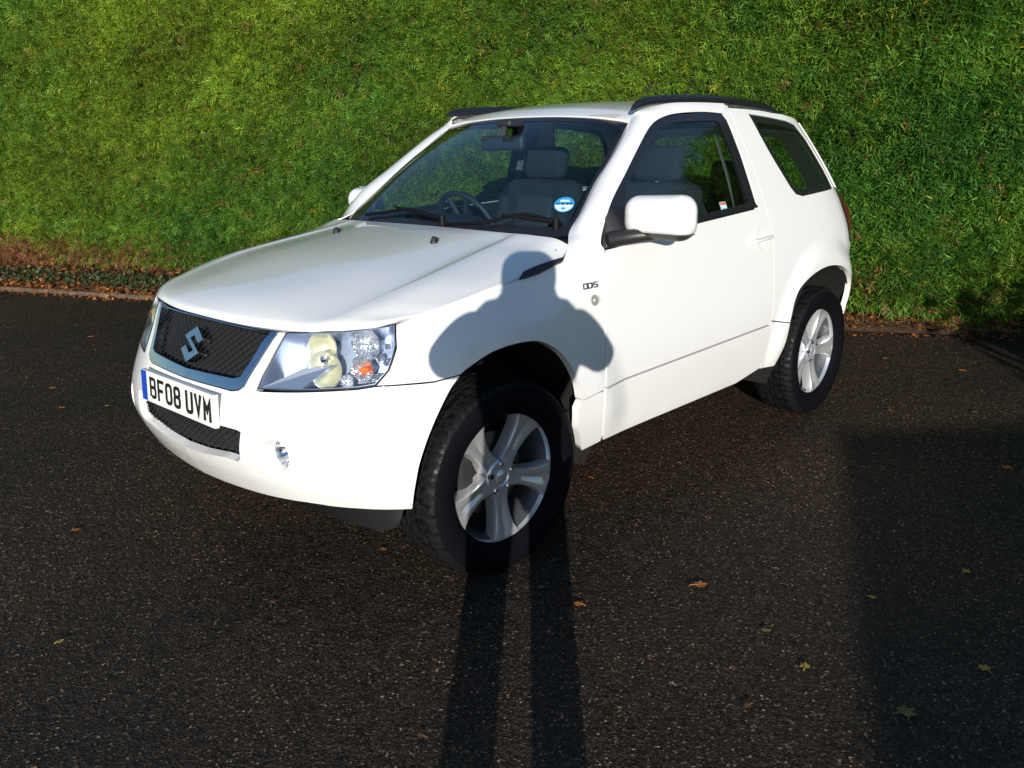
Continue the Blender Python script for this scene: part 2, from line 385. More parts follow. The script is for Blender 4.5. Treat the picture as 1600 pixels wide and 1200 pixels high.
def panel_data(loops_list, surf, h=.022, flange=.018, off=0.):
    """list of (outer, holes) -> V, F, N with rolled-in edges"""
    V = []; F = []; N = []
    for outer, holes in loops_list:
        U, T, lps = fill(outer, holes, h); n = snorm(surf, U[:, 0], U[:, 1]); P = surf(U[:, 0], U[:, 1])+n*off
        b = len(V); V += list(P); N += list(n); F += [tuple(b+i for i in f) for f in T]
        if flange:
            for k, lp in enumerate(lps):
                A = .5*np.sum(lp[:, 0]*np.roll(lp[:, 1], -1)-lp[:, 1]*np.roll(lp[:, 0], -1)); 
                nn = snorm(surf, lp[:, 0], lp[:, 1]); Q = surf(lp[:, 0], lp[:, 1])+nn*off; m = len(lp)
                tg = np.roll(Q, -1, 0)-np.roll(Q, 1, 0); tg /= np.maximum(np.linalg.norm(tg, axis=1, keepdims=True), 1e-9)
                outw = np.cross(tg, nn)*(1 if A > 0 else -1)*(1 if k == 0 else -1)
                b = len(V); V += list(Q)+list(Q-nn*flange); N += list(outw)*2
                rv = (A > 0) != (k == 0)
                for i in range(m):
                    j = (i+1) % m; f = (b+i, b+m+i, b+m+j, b+j); F.append(f[::-1] if rv else f)
    return V, F, N
def panel(name, loops_list, mat, parent, surf=None, h=.022, flange=.018, off=0., side=1):
    sf = surf or body
    if side < 0:
        loops_list = [(flip_uv(o)[::-1], [flip_uv(q)[::-1] for q in hs]) for o, hs in loops_list]
    V, F, N = panel_data(loops_list, sf, h, flange, off)
    return mesh(name, V, F, mat, parent, True, N)
# free-form nets -----------------------------------------------------------------
class Net:
    """interpolating bicubic patch over a grid of 3D points G[i][j]; u along i, v along j"""
    def __init__(s, G): s.G = np.array(G, float); s.m, s.n = s.G.shape[:2]
    def _w(s, t, n):
        t = np.clip(t, 0, n-1-1e-9); i = np.floor(t).astype(int); f = t-i
        return i, np.stack([.5*(-f+2*f*f-f**3), .5*(2-5*f*f+3*f**3), .5*(f+4*f*f-3*f**3), .5*(-f*f+f**3)], -1)
    def __call__(s, u, v):
        u = np.asarray(u, float); v = np.asarray(v, float); u, v = np.broadcast_arrays(u, v)
        G = s.G; G = np.concatenate([2*G[:1]-G[1:2], G, 2*G[-1:]-G[-2:-1]], 0); G = np.concatenate([2*G[:, :1]-G[:, 1:2], G, 2*G[:, -1:]-G[:, -2:-1]], 1)
        i, a = s._w(u, s.m); j, b = s._w(v, s.n); P = 0
        for p in range(4):
            for q in range(4): P = P+(a[..., p]*b[..., q])[..., None]*G[i+p, j+q]
        return P
def mirror_net(G):
    """G columns run centre -> side; returns the full-width grid right -> left"""
    G = np.array(G, float); R = G[:, 1:][:, ::-1].copy(); R[..., 1] *= -1; return np.concatenate([R, G], 1)
def net_mesh(name, net, mat, parent, nu, nv, thick=.015, u0=0, u1=None, v0=0, v1=None, flip=False, off=0.):
    u1 = net.m-1 if u1 is None else u1; v1 = net.n-1 if v1 is None else v1
    U, Vv = np.meshgrid(np.linspace(u0, u1, nu), np.linspace(v0, v1, nv), indexing='ij'); P = net(U, Vv)
    du = np.gradient(P, axis=0); dv = np.gradient(P, axis=1); n = np.cross(du, dv); n /= np.maximum(np.linalg.norm(n, axis=-1, keepdims=True), 1e-12)
    rev = np.sum(n*(P-np.array([-1.3, 0, .75]))) < 0
    if rev: n = -n
    P = P+n*off
    V = list(P.reshape(-1, 3)); N = list(n.reshape(-1, 3)); F = []
    for i in range(nu-1):
        for j in range(nv-1):
            f = (i*nv+j, (i+1)*nv+j, (i+1)*nv+j+1, i*nv+j+1); F.append(f[::-1] if rev else f)
    if thick:
        idx = [i*nv for i in range(nu)]+[(nu-1)*nv+j for j in range(1, nv)]+[i*nv+nv-1 for i in range(nu-2, -1, -1)]+[j for j in range(nv-2, 0, -1)]
        m = len(idx); Q = np.array([V[i] for i in idx]); nn = np.array([N[i] for i in idx]); c = Q.mean(0)
        tg = np.roll(Q, -1, 0)-np.roll(Q, 1, 0); tg /= np.maximum(np.linalg.norm(tg, axis=1, keepdims=True), 1e-9)
        ow = np.cross(tg, nn); so = np.sum(ow*(Q-c)) > 0; ow *= 1 if so else -1
        b = len(V); V += list(Q)+list(Q-nn*thick); N += list(ow)*2
        F += [(b+i, b+m+i, b+m+(i+1) % m, b+(i+1) % m)[::1 if so else -1] for i in range(m)]
    return mesh(name, V, F, mat, parent, True, N)
def lift(poly2d, origin, ex, ey, thick, back=0.):
    """flat outline (list of 2D) -> thick plate standing in the plane ex, ey"""
    P = np.array(poly2d, float); n = np.cross(ex, ey); T3 = lambda q, d: np.array(origin)+q[0]*np.array(ex)+q[1]*np.array(ey)+n*d
    U, T, lps = fill(P, [], 9.); A = [T3(q, thick) for q in U]; m = len(A)
    V = A+[T3(q, back) for q in U]; F = [tuple(f) for f in T]+[tuple(m+i for i in f[::-1]) for f in T]
    lp = lps[0]; k = len(lp); b = len(V); V += [T3(q, thick) for q in lp]+[T3(q, back) for q in lp]
    F += [(b+i, b+k+i, b+k+(i+1) % k, b+(i+1) % k) for i in range(k)]
    return V, F
# ---------------------------------------------------------------- the car
car = tag(empty('parked_car'), 'white three door off road car parked on damp asphalt in front of the hedge', 'car')
LM = _L[-1]
def s_at(xb, yb): return _L[np.argmin((_O[:, 0]-xb)**2+(_O[:, 1]-yb)**2)]
def XZ(x, z): return np.array([np.interp(-x, -_body_x(z)[0], _body_x(z)[1]), z])
def _body_x(z):
    s = np.linspace(.9, s_at(-2.97, .68), 600); P = body(s, np.full(600, z)); return P[:, 0], s
def tailsurf(u, z): return body(np.where(np.asarray(u) >= 0, 1, -1)*(LM-np.abs(u)), z)
# ---- outlines (traced on the left side, mirrored to the right)
SEAM = HP([(1186, 577), (1200, 550), (1207, 504), (1211, 440), (1211, 400), (1208, 357), (1199, 325), (1177, 255), (1153, 198), (1134, 158.5)], True)
ARCH_F = HP([(910, 627), (905, 600), (893, 572), (875, 550), (846, 535), (810, 538), (770, 552), (735, 575), (722, 586)], True)
ARCH_B = HP([(720, 589), (705, 610), (685, 650), (665, 700), (650, 760), (645, 796)], True)
GAPL = HP([(621, 508), (700, 479), (760, 456), (812, 438), (884, 406)], True)
for side in (1, -1):
    # bonnet side fender
    up = np.vstack([GAPL, HP([(893, 398), (915, 403), (945, 410), (945.5, 470), (945.5, 610)]), ARCH_F, HP([(680, 597), (640, 600.5), (590, 603.5)]), HP([(610, 580), (622, 545)])])
    lo = HP([(910, 628), (945.5, 611), (943, 650), (939, 690), (909, 705), (904, 670), (905, 640)])
    pf = panel('front_fender', [(shrink(up, .0008), []), (shrink(lo, .0008), [])], 'paint', car, side=side, flange=.03)
    # door
    du = np.vstack([HP([(948, 391), (948.5, 420), (948.5, 470), (948, 608)]), HP([(1206, 506.5)]), SEAM[14:], HP([(1134, 177), (1140, 186), (1161, 240), (1184.5, 317), (1190, 325), (1092, 349.5), (1020, 371)])])
    dl = np.vstack([HP([(948, 609.6), (1206, 508)]), SEAM[0:11][::-1], HP([(1150, 600), (1000, 663), (942, 689), (945, 650)])])
    panel('door', [(shrink(du, .002), []), (shrink(dl, .002), [])], 'paint', car, side=side, flange=.03)
    # quarter panel with rear wheel arch and window opening
    sE = s_at(-2.90, .80)
    AR = crom([XZ(-1.915, .38), XZ(-1.965, .50), XZ(-1.99, .611), XZ(-2.025, .70), XZ(-2.10, .765), XZ(-2.26, .812), XZ(-2.44, .826), XZ(-2.62, .798), XZ(-2.765, .715), XZ(-2.84, .58), XZ(-2.86, .43)], 6)
    QW = np.vstack([HP([(1172, 178), (1205, 183), (1232, 189), (1245, 195), (1253, 205)]), [XZ(-2.53, 1.47), XZ(-2.65, 1.32), XZ(-2.71, 1.222), XZ(-2.69, 1.210)], HP([(1256, 307), (1246, 304), (1238, 294), (1220, 264), (1190, 211)])])
    top = np.array([XZ(-1.72, 1.612), XZ(-2.0, 1.612), XZ(-2.3, 1.600), [sE-.12, 1.575], [sE, 1.55]])
    q = np.vstack([SEAM[11:], top, [[sE, 1.2], [sE, .95], [sE, .6], [sE, .40], [sE-.05, .38]], AR[::-1], HP([(1237.5, 501.5)])])
    # upper part stops at the cladding line
    k = np.argmin(abs(AR[:len(AR)//2, 1]-.60)); k0 = np.argmin(abs(SEAM[:, 1]-.61))
    q = np.vstack([[SEAM[k0]+[0, .006]], SEAM[k0+1:], top, [[sE, 1.215], [sE-.085, 1.20], [sE-.075, 1.0], [sE-.055, .91], [sE, .90], [sE, .6], [sE, .42]], [[sE-.03, .40]], AR[k:][::-1]])
    ql = np.vstack([[SEAM[k0]+[0, .003]], [AR[k]-[0, .002]], AR[:k][::-1], HP([(1187, 577)]), SEAM[1:k0]])
    panel('quarter_panel', [(shrink(q, .002), [QW]), (shrink(ql, .001), [])], 'paint', car, side=side, flange=.03)
    # quarter window: black ceramic border + glass
    qi = shrink(QW, .035)
    panel('quarter_window_border', [(shrink(QW, .001), [qi])], 'blackgloss', car, side=side, flange=.01, off=-.004)
    panel('quarter_window', [(qi, [])], 'privacy', car, side=side, flange=0, off=-.006, h=.06)
    # door window frame and glass
    FO = HP([(947, 389), (942, 375), (949, 340), (957, 320), (981, 271), (1007, 219), (1021, 196), (1037, 184), (1060, 178), (1100, 175), (1132, 178), (1139, 187), (1160, 241), (1184, 318), (1189, 324), (1092, 348), (1020, 370)])
    GI = HP([(984, 366), (979, 330), (983, 290), (1006, 246), (1024, 212), (1037, 199), (1054, 192), (1080, 189), (1122, 188), (1128, 192), (1150, 240), (1173, 314), (1168, 318), (1092, 338)])
    panel('window_frame', [(shrink(FO, .001), [GI])], 'blackgloss', car, side=side, flange=.02, off=-.003)
    g = panel('door_window', [(GI, [])], 'glass', car, side=side, flange=0, off=-.008, h=.05)
    # sill shadow strip behind the gaps
BO = [np.array([[0, .0]])]
bt = np.vstack([HP([(340, 604.5), (363, 611), (374, 610), (383, 604), (396, 581), (412, 556), (437, 519)]), HP([(448, 519.5), (428, 552), (409, 587), (401, 610), (408, 612), (500, 613), (560, 610), (589, 605.5), (640, 602.5), (680, 599), (719, 588)]), ARCH_B, HP([(600, 797), (560, 795), (480, 785), (400, 768)])])
zt0 = hit((303, 594))[1]; bt = np.vstack([[[0, zt0]], bt, [[0, bt[-1][1]-.012]]])
full = np.vstack([bt, (bt[1:-1][::-1])*[-1, 1]])
LG = np.vstack([[[0, .612]], HP([(370, 671)]), HP([(377, 675), (376.5, 716), (372, 721), (352, 714)]), [[.14, .487], [0, .480]]])
LGf = np.vstack([LG, LG[1:-1][::-1]*[-1, 1]])
fc = hit((430, 713)); FOGR = .052
fog = np.array([[fc[0]+FOGR*math.cos(a), fc[1]+FOGR*math.sin(a)] for a in np.linspace(0, 2*math.pi, 32, endpoint=False)])
panel('front_bumper', [(shrink(full, .0006), [LGf, fog, fog*[-1, 1]])], 'paint', car, flange=.03, h=.018)
# rear: tailgate, rear window, bumper
sE = s_at(-2.90, .80); uE = LM-sE-.004
tg = np.array([[-uE, .95], [uE, .95], [uE, 1.2], [uE-.005, 1.545], [-uE+.005, 1.545], [-uE, 1.2]])
RW = crom([[-.50, 1.16], [.50, 1.16], [.58, 1.22], [.55, 1.42], [.47, 1.49], [-.47, 1.49], [-.55, 1.42], [-.58, 1.22]], 5, True)
panel('tailgate', [(tg, [RW]), (np.array([[-uE, .64], [uE, .64], [uE, .944], [-uE, .944]]), [])], 'paint', car, surf=tailsurf, flange=.02)
panel('rear_window', [(RW, [])], 'privacy', car, surf=tailsurf, flange=0, off=-.006, h=.06)
panel('rear_bumper', [(np.array([[-uE, .40], [uE, .40], [uE, .634], [-uE, .634]]), [])], 'paint', car, surf=tailsurf, flange=.05, off=.03)
for sd in (1, -1):
    b = MB(); P = body(np.linspace(sE-.02, sE+.10, 7), np.full(7, 1.0)); Vv = []; F = []
    zz = np.linspace(.90, 1.205, 9)
    for z in zz:
        ss = np.linspace(sE-.086, sE+.10, 7); Q = body(ss, np.full(7, z)); n = snorm(body, ss, np.full(7, z)); bul = np.sin(np.linspace(.15, math.pi, 7))[:, None]*.040*math.sin(math.pi*np.clip((z-.88)/.34, .1, .9))
        for p in Q+n*bul: Vv.append((p[0], p[1]*sd, p[2]))
    for i in range(8):
        for j in range(6):
            f = (i*7+j, i*7+j+1, (i+1)*7+j+1, (i+1)*7+j); F.append(f if sd > 0 else f[::-1])
    mesh('tail_light', Vv, F, 'red', car)
# ---- bonnet
HG = [[(.620, 0, .920), (.601, .25, .916), (.552, .49, .920), (.515, .57, .927), (.480, .625, .931), (.420, .688, .939), (.368, .720, .948)],
      [(.600, 0, .947), (.582, .25, .944), (.530, .485, .945), (.492, .566, .950), (.455, .62, .951), (.392, .69, .955), (.340, .733, .958)],
      [(.500, 0, .990), (.490, .26, .984), (.455, .50, .969), (.435, .575, .969), (.400, .632, .968), (.340, .70, .967), (.280, .755, .968)],
      [(.330, 0, 1.034), (.330, .27, 1.028), (.320, .52, 1.004), (.310, .585, 1.003), (.290, .640, 1.001), (.230, .720, .995), (.170, .782, .988)],
      [(.120, 0, 1.080), (.120, .28, 1.073), (.120, .53, 1.048), (.120, .592, 1.048), (.110, .650, 1.042), (.060, .735, 1.029), (.010, .795, 1.014)],
      [(-.150, 0, 1.122), (-.150, .28, 1.116), (-.150, .50, 1.094), (-.150, .555, 1.0955), (-.155, .62, 1.087), (-.170, .72, 1.067), (-.180, .793, 1.041)],
      [(-.300, 0, 1.142), (-.300, .27, 1.138), (-.310, .48, 1.121), (-.315, .533, 1.123), (-.320, .60, 1.113), (-.330, .70, 1.100), (-.343, .787, 1.073)],
      [(-.380, 0, 1.150), (-.385, .26, 1.148), (-.405, .47, 1.143), (-.410, .525, 1.143), (-.420, .60, 1.140), (-.430, .69, 1.134), (-.438, .748, 1.114)]]
for i_, p_ in enumerate(((619, 505.5), (634, 499.5), (664, 490), (713, 473), (772.5, 449.5), (832, 428), (878, 405.5))): HG[i_][-1] = tuple(body(*hit(p_))+np.array([0, -.002, .001]))
hood = Net(mirror_net(HG))
bon = net_mesh('bonnet', hood, 'paint', car, 90, 120, .02)
for sy in (.31, -.31):
    m = MB(); x = -.17; z = 1.118
    m.lathe([(.0, .024), (.006, .022), (.013, .008), (.016, -.004)], (x, sy, z), (0, 0, 1), 12); m.box((x-.012, sy, z+.010), (.018, .012, .016), bev=.004)
    m.build('washer_jet', 'black', bon)
# black vent insert at the rear end of the bonnet seam
for side in (1, -1):
    vp = HP([(812, 438.5), (818, 428), (838, 419), (881, 405), (879, 412), (845, 429), (822, 437)])
    o = panel('fender_vent', [(vp, [])], 'black', car, side=side, flange=.02, off=.012, h=.02)
# ---- windscreen
def lerp(a, b, t): return np.array(a)*(1-t)+np.array(b)*t
WB = [(-.400, 0, 1.130), (-.410, .25, 1.130), (-.435, .48, 1.130), (-.475, .62, 1.134), (-.515, .69, 1.145)]
WT = [(-1.030, 0, 1.590), (-1.033, .20, 1.587), (-1.042, .38, 1.577), (-1.055, .50, 1.563), (-1.066, .558, 1.553)]
WG = []
for t in (0, .2, .4, .6, .8, 1.):
    row = []
    for j in range(5):
        p = lerp(WB[j], WT[j], t); p = p+np.array([.5, 0, .7])*.05*math.sin(math.pi*t)*(1-(j/4)**3*.85); row.append(p)
    WG.append(row)
wsn = Net(mirror_net(WG)[:, ::-1])
def ws_surf(u, v): return wsn(u, v)
mm, nn_ = wsn.m-1, wsn.n-1
wo_ = np.array([[0, 0], [0, nn_], [mm, nn_], [mm, 0]], float)
wi_ = crom([[.45, .42], [.34, 1.2], [.32, 4], [.34, 6.8], [.45, nn_-.42], [1.2, nn_-.22], [4.3, nn_-.26], [4.62, nn_-.5], [4.74, nn_-1.3], [4.76, 4], [4.74, 1.3], [4.62, .5], [4.3, .26], [1.2, .22]], 5, True)
def netpanel(name, loops, mat, off, flange, parent, net, h):
    V, F, N = [], [], []
    V, F, N = panel_data(loops, net, h, flange, off); return mesh(name, V, F, mat, parent, True, N)
wf = netpanel('windscreen_border', [(wo_, [wi_])], 'blackgloss', -.004, .006, car, wsn, .12)
wg = netpanel('windscreen', [(wi_, [])], 'wsglass', -.006, 0, car, wsn, .3)
# pillars and the roof side above the doors
def BY(px): return body(*hit(px))
A_ = [at((884, 404.5), 1, .787), (-.442, .742, 1.118), (-.516, .688, 1.152), at((907, 334), 1, .658), at((931, 285), 1, .622), at((956, 246), 1, .597), at((987, 188), 1, .556), at((1002, 172), 1, .575), at((1042, 160), 1, .598), at((1081, 157), 1, .603), at((1134, 158), 1, .605)]
B_ = [BY(p) for p in [(947, 420), (946.5, 392), (941, 375), (956, 320), (980, 271), (1006, 219), (1020, 196), (1036, 184), (1060, 177), (1100, 174.5), (1134, 177)]]
PG = []
for i in range(11):
    a, b = np.array(A_[i], float), B_[i]
    t = np.array(A_[min(i+1, 10)])-np.array(A_[max(i-1, 0)])+B_[min(i+1, 10)]-B_[max(i-1, 0)]; t /= np.linalg.norm(t)
    o_ = np.cross(b-a, t); o_ /= np.linalg.norm(o_); o_ *= 1 if o_[1] > 0 else -1
    L = np.linalg.norm(b-a); k = L*[.03, .13, .16, .16, .16, .16, .15, .13, .09, .06, .03][i]
    PG.append([a, a*.68+b*.32+o_*k, a*.32+b*.68+o_*k, b])
pn = Net(PG)
PGm = [[np.array(p)*[1, -1, 1] for p in row] for row in PG]
for i_ in range(1, 8):
    a_, b_ = PGm[i_][0], PGm[i_][3]
    for q_ in (1, 2): PGm[i_][q_] = a_+(b_-a_)*[0, .36, .70][q_]+(PGm[i_][q_]-(a_+(b_-a_)*[0, .32, .68][q_]))*.35
net_mesh('windscreen_pillar', pn, 'paint', car, 90, 14, .005, flip=False)
net_mesh('windscreen_pillar', Net(PGm), 'paint', car, 90, 14, .005, flip=True)
# dark liner behind both pillars
for g_, fl in ((PG, False), (PGm, True)):
    net_mesh('pillar_lining', Net(g_), 'trim', car, 50, 6, 0, u0=2.2, flip=fl, off=-.032)
# ---- roof
RG = []
for x, zc, ze, ye in ((-1.034, 1.592, 1.556, .556), (-1.085, 1.612, 1.572, .570), (-1.16, 1.632, 1.590, .588), (-1.36, 1.655, 1.610, .598), (-1.7, 1.668, 1.620, .603), (-2.1, 1.660, 1.612, .603), (-2.38, 1.632, 1.585, .595), (-2.56, 1.575, 1.545, .57)):
    RG.append([(x+0.000, 0, zc), (x-.003, .2, zc-.003), (x-.010, .38, zc-.35*(zc-ze)), (x-.02, .50, zc-.65*(zc-ze)), (x-.030, ye, ze)])
rn = Net(mirror_net(RG)); rf = net_mesh('roof', rn, 'paint', car, 60, 60, .02)
net_mesh('headlining', rn, 'beige', car, 20, 20, 0, off=-.035)
an = MB(); an.tube([(-2.30, .0, 1.64), (-2.33, .0, 1.66)], [.012, .008], 10); an.tube([(-2.33, 0, 1.66), (-2.52, 0, 1.86)], .003, 6); an.build('aerial', 'black', car)
for sd in (1, -1):
    c_ = crom([(-1.045, .583, 1.602), (-1.10, .588, 1.626), (-1.20, .592, 1.640), (-1.40, .598, 1.650), (-1.65, .600, 1.654), (-1.95, .598, 1.646), (-2.2, .592, 1.628), (-2.38, .585, 1.598)], 6)
    c_ = c_ if sd > 0 else c_[5:]-np.array([0, .006, .010]); c_[:, 1] *= sd; k = len(c_); r_ = [.004+.014*min(1, min(i/6, (k-1-i)/6))**.6 for i in range(k)]
    V, F = tube(c_, r_, 12, True, (.9, 1.15)); mesh('roof_rail', V, F, 'blackgloss', car, angle=60)
# ---- ribbons: lettering and thin marks
def ribbon(mb, pts, w, T3, h0, h1, closed=False, k=0):
    P = np.array(pts, float); n = len(P); L = []; R = []
    for i in range(n):
        a = P[i-1] if (closed or i > 0) else None; b = P[(i+1) % n] if (closed or i < n-1) else None
        d1 = (P[i]-a) if a is not None else (b-P[i]); d2 = (b-P[i]) if b is not None else d1
        d1 = d1/np.linalg.norm(d1); d2 = d2/np.linalg.norm(d2); n1 = np.array([-d1[1], d1[0]]); n2 = np.array([-d2[1], d2[0]])
        m = n1+n2; m /= np.linalg.norm(m); kk = min(1/max(m@n1, .3), 2.2); L.append(P[i]+m*kk*w/2); R.append(P[i]-m*kk*w/2)
    V = [T3(p, h1) for p in L]+[T3(p, h1) for p in R]+[T3(p, h0) for p in L]+[T3(p, h0) for p in R]; F = []
    for i in range(n if closed else n-1):
        j = (i+1) % n; F += [(i, n+i, n+j, j), (i, j, 2*n+j, 2*n+i), (n+i, 3*n+i, 3*n+j, n+j)]
    if not closed: F += [(0, 2*n, 3*n, n), (n-1, 2*n-1, 4*n-1, 3*n-1)]
    mb.add(V, F, k)
def rr(x0, y0, x1, y1, c): return [(x0+c, y0), (x1-c, y0), (x1-c*.3, y0+c*.3), (x1, y0+c), (x1, y1-c), (x1-c*.3, y1-c*.3), (x1-c, y1), (x0+c, y1), (x0+c*.3, y1-c*.3), (x0, y1-c), (x0, y0+c), (x0+c*.3, y0+c*.3)]
GL = {'B': [([(7, 7), (7, 72), (33, 72), (39, 69), (41, 63), (41, 50), (39, 44), (33, 41), (14, 41)], 0), ([(30, 41), (38, 40), (43, 34), (43, 15), (40, 9), (34, 7), (14, 7)], 0)],
      'F': [([(7, 0), (7, 72), (48, 72)], 0), ([(14, 39), (41, 39)], 0)],
      '0': [(rr(7, 7, 43, 72, 12), 1)], '8': [(rr(8, 41, 42, 72, 10), 1), (rr(7, 7, 43, 41, 10), 1)],
      'U': [([(7, 79), (7, 19), (9, 11), (16, 7), (34, 7), (41, 11), (43, 19), (43, 79)], 0)],
      'V': [([(7, 79), (25, 10), (43, 79)], 0)], 'M': [([(7, 0), (7, 68), (25, 34), (43, 68), (43, 0)], 0)]}
def plane3(o, ex, ey):
    o, ex, ey = map(np.array, (o, ex, ey)); n = np.cross(ex, ey); return lambda q, h: o+ex*q[0]+ey*q[1]+n*h
# ---- number plate
tl = .06; ey = np.array([-math.sin(tl), 0, math.cos(tl)]); ex = np.array([0., 1., 0.])
po = np.array([.750, 0, .658]); T = plane3(po, ex, ey)
b = MB(); V, F = lift([(-.26, -.0555), (.26, -.0555), (.26, .0555), (-.26, .0555)], po, ex, ey, .004, -.012); b.add(V, F)
plate = b.build('number_plate', 'plate', car, smooth=False)
b = MB(); V, F = lift([(-.2585, -.054), (-.219, -.054), (-.219, .054), (-.2585, .054)], po, ex, ey, .0055, .002); b.add(V, F); b.build('blue_band', 'blue', plate, smooth=False)
b = MB(); x = -.196; hh = .0052
for ch in 'BF08 UVM':
    if ch == ' ': x += .026; continue
    for pts, cl in GL[ch]:
        hh += .0002; ribbon(b, [(x+p[0]*.001, -.0395+p[1]*.001) for p in pts], .0125, T, .003, hh, cl)
    x += .0605
b.build('characters', 'ink', plate, smooth=False)
# ---- front grille
def ribmesh(name, outline, surf, pitch, wdt, off, parent, mat, ang=35):
    """diamond lattice clipped to an outline in (s, z)"""
    b = MB(); P = np.array(outline); lo, hi = P.min(0)-.02, P.max(0)+.02; c = (lo+hi)/2; R = np.linalg.norm(hi-lo)/2
    for sg in (1, -1):
        d = np.array([math.cos(math.radians(ang)), sg*math.sin(math.radians(ang))]); nn = np.array([-d[1], d[0]])
        for k in np.arange(-R, R, pitch):
            t = np.arange(-R, R, .008); Q = c+nn*k+d*t[:, None]; ok = inside(P, Q); run = []
            for i in range(len(Q)+1):
                if i < len(Q) and ok[i]: run.append(Q[i])
                else:
                    if len(run) > 2:
                        r_ = np.array(run); n = snorm(surf, r_[:, 0], r_[:, 1]); p = surf(r_[:, 0], r_[:, 1])+n*(off+.0016*sg)
                        V, F = tube(p[::2] if len(p) > 4 else p, wdt, 4, False); b.add(V, F)
                    run = []
    return b.build(name, mat, parent)
zb = hit((305, 578))[1]
go = np.vstack([[[0, zt0+.003]], HP([(340, 603), (362, 609), (373, 608), (381, 602.5), (394, 580), (410, 556), (435, 519)])]); ztop = hit((435, 519))[1]
topc = np.array([[.30, ztop-.001], [.15, ztop+.001], [0, ztop+.003]])
go = np.vstack([go, topc]); gof = np.vstack([go, go[1:-1][::-1]*[-1, 1]])
gi = np.vstack([[[0, zb]], HP([(345, 586.5), (366, 591), (377, 589), (393, 566), (413, 533), (427, 517.5)]), [[.30, ztop-.004], [.15, ztop-.002], [0, ztop]]])
gif = np.vstack([gi, gi[1:-1][::-1]*[-1, 1]])
grille = panel('front_grille', [(gof, [gif])], 'satin', car, flange=.03, off=.003, h=.02)
panel('grille_backing', [(gof, [])], 'gap', grille, flange=0, off=-.045, h=.05)
ribmesh('grille_mesh', shrink(gif, .004), body, .021, .0016, -.014, grille, 'black')
Sg = [(-1, .36), (0, 1), (.97, .40), (.60, .14), (0, .50), (-.36, .30), (1, -.36), (0, -1), (-.97, -.40), (-.60, -.14), (0, -.50), (.36, -.30)]
on = snorm(body, np.array(0.), np.array(.825)); eyl = np.cross(on, ex); eyl /= np.linalg.norm(eyl); eyl *= 1 if eyl[2] > 0 else -1
oc = body(0., .825)+on*.002
V, F = lift([(x*.062, y*.064) for x, y in Sg], oc, ex, eyl, .010, -.02); em = MB().add(V, F).build('emblem', 'emblem', grille, smooth=False)
bv = em.modifiers.new('bevel', 'BEVEL'); bv.width = .0065; bv.segments = 1
# ---- lower grille
lg = ribmesh('lower_grille', shrink(LGf, .013), body, .020, .0016, -.022, car, 'black')
panel('lower_grille_backing', [(shrink(LGf, -.02), [])], 'gap', lg, flange=0, off=-.05, h=.05)
# ---- fog lights
for sd in (1, -1):
    P = body(fog[:, 0], fog[:, 1]); P[:, 1] *= sd; c = P.mean(0); n = len(P)
    rings = [P]
    aa = np.linspace(0, 2*math.pi, 32, endpoint=False); Cc = np.stack([np.full(32, c[0]-.038), c[1]-.012*sd+.043*np.cos(aa)*sd, c[2]+.043*np.sin(aa)], 1)
    for t_ in (.12, .5, 1.): rings.append(P*(1-t_)+Cc*t_)
    V = np.vstack(rings); F = []
    for i in range(len(rings)-1):
        for j in range(n):
            f = (i*n+j, i*n+(j+1) % n, (i+1)*n+(j+1) % n, (i+1)*n+j); F.append(f[::-1] if sd > 0 else f)
    fl = mesh('fog_light', V, F, 'paint', car)
    cc = c+np.array([-.034, -.012*sd, 0]); b = MB(); b.lathe([(.0, -.03), (.02, -.027), (.034, -.012), (.040, .004), (.043, .003)], cc, (1, 0, 0), 28); b.build('fog_reflector', 'chrome', fl)
    b = MB(); b.lathe([(.0, .016), (.02, .013), (.034, .005), (.040, -.001)], cc, (1, 0, 0), 28); b.build('fog_lens', 'lens', fl)
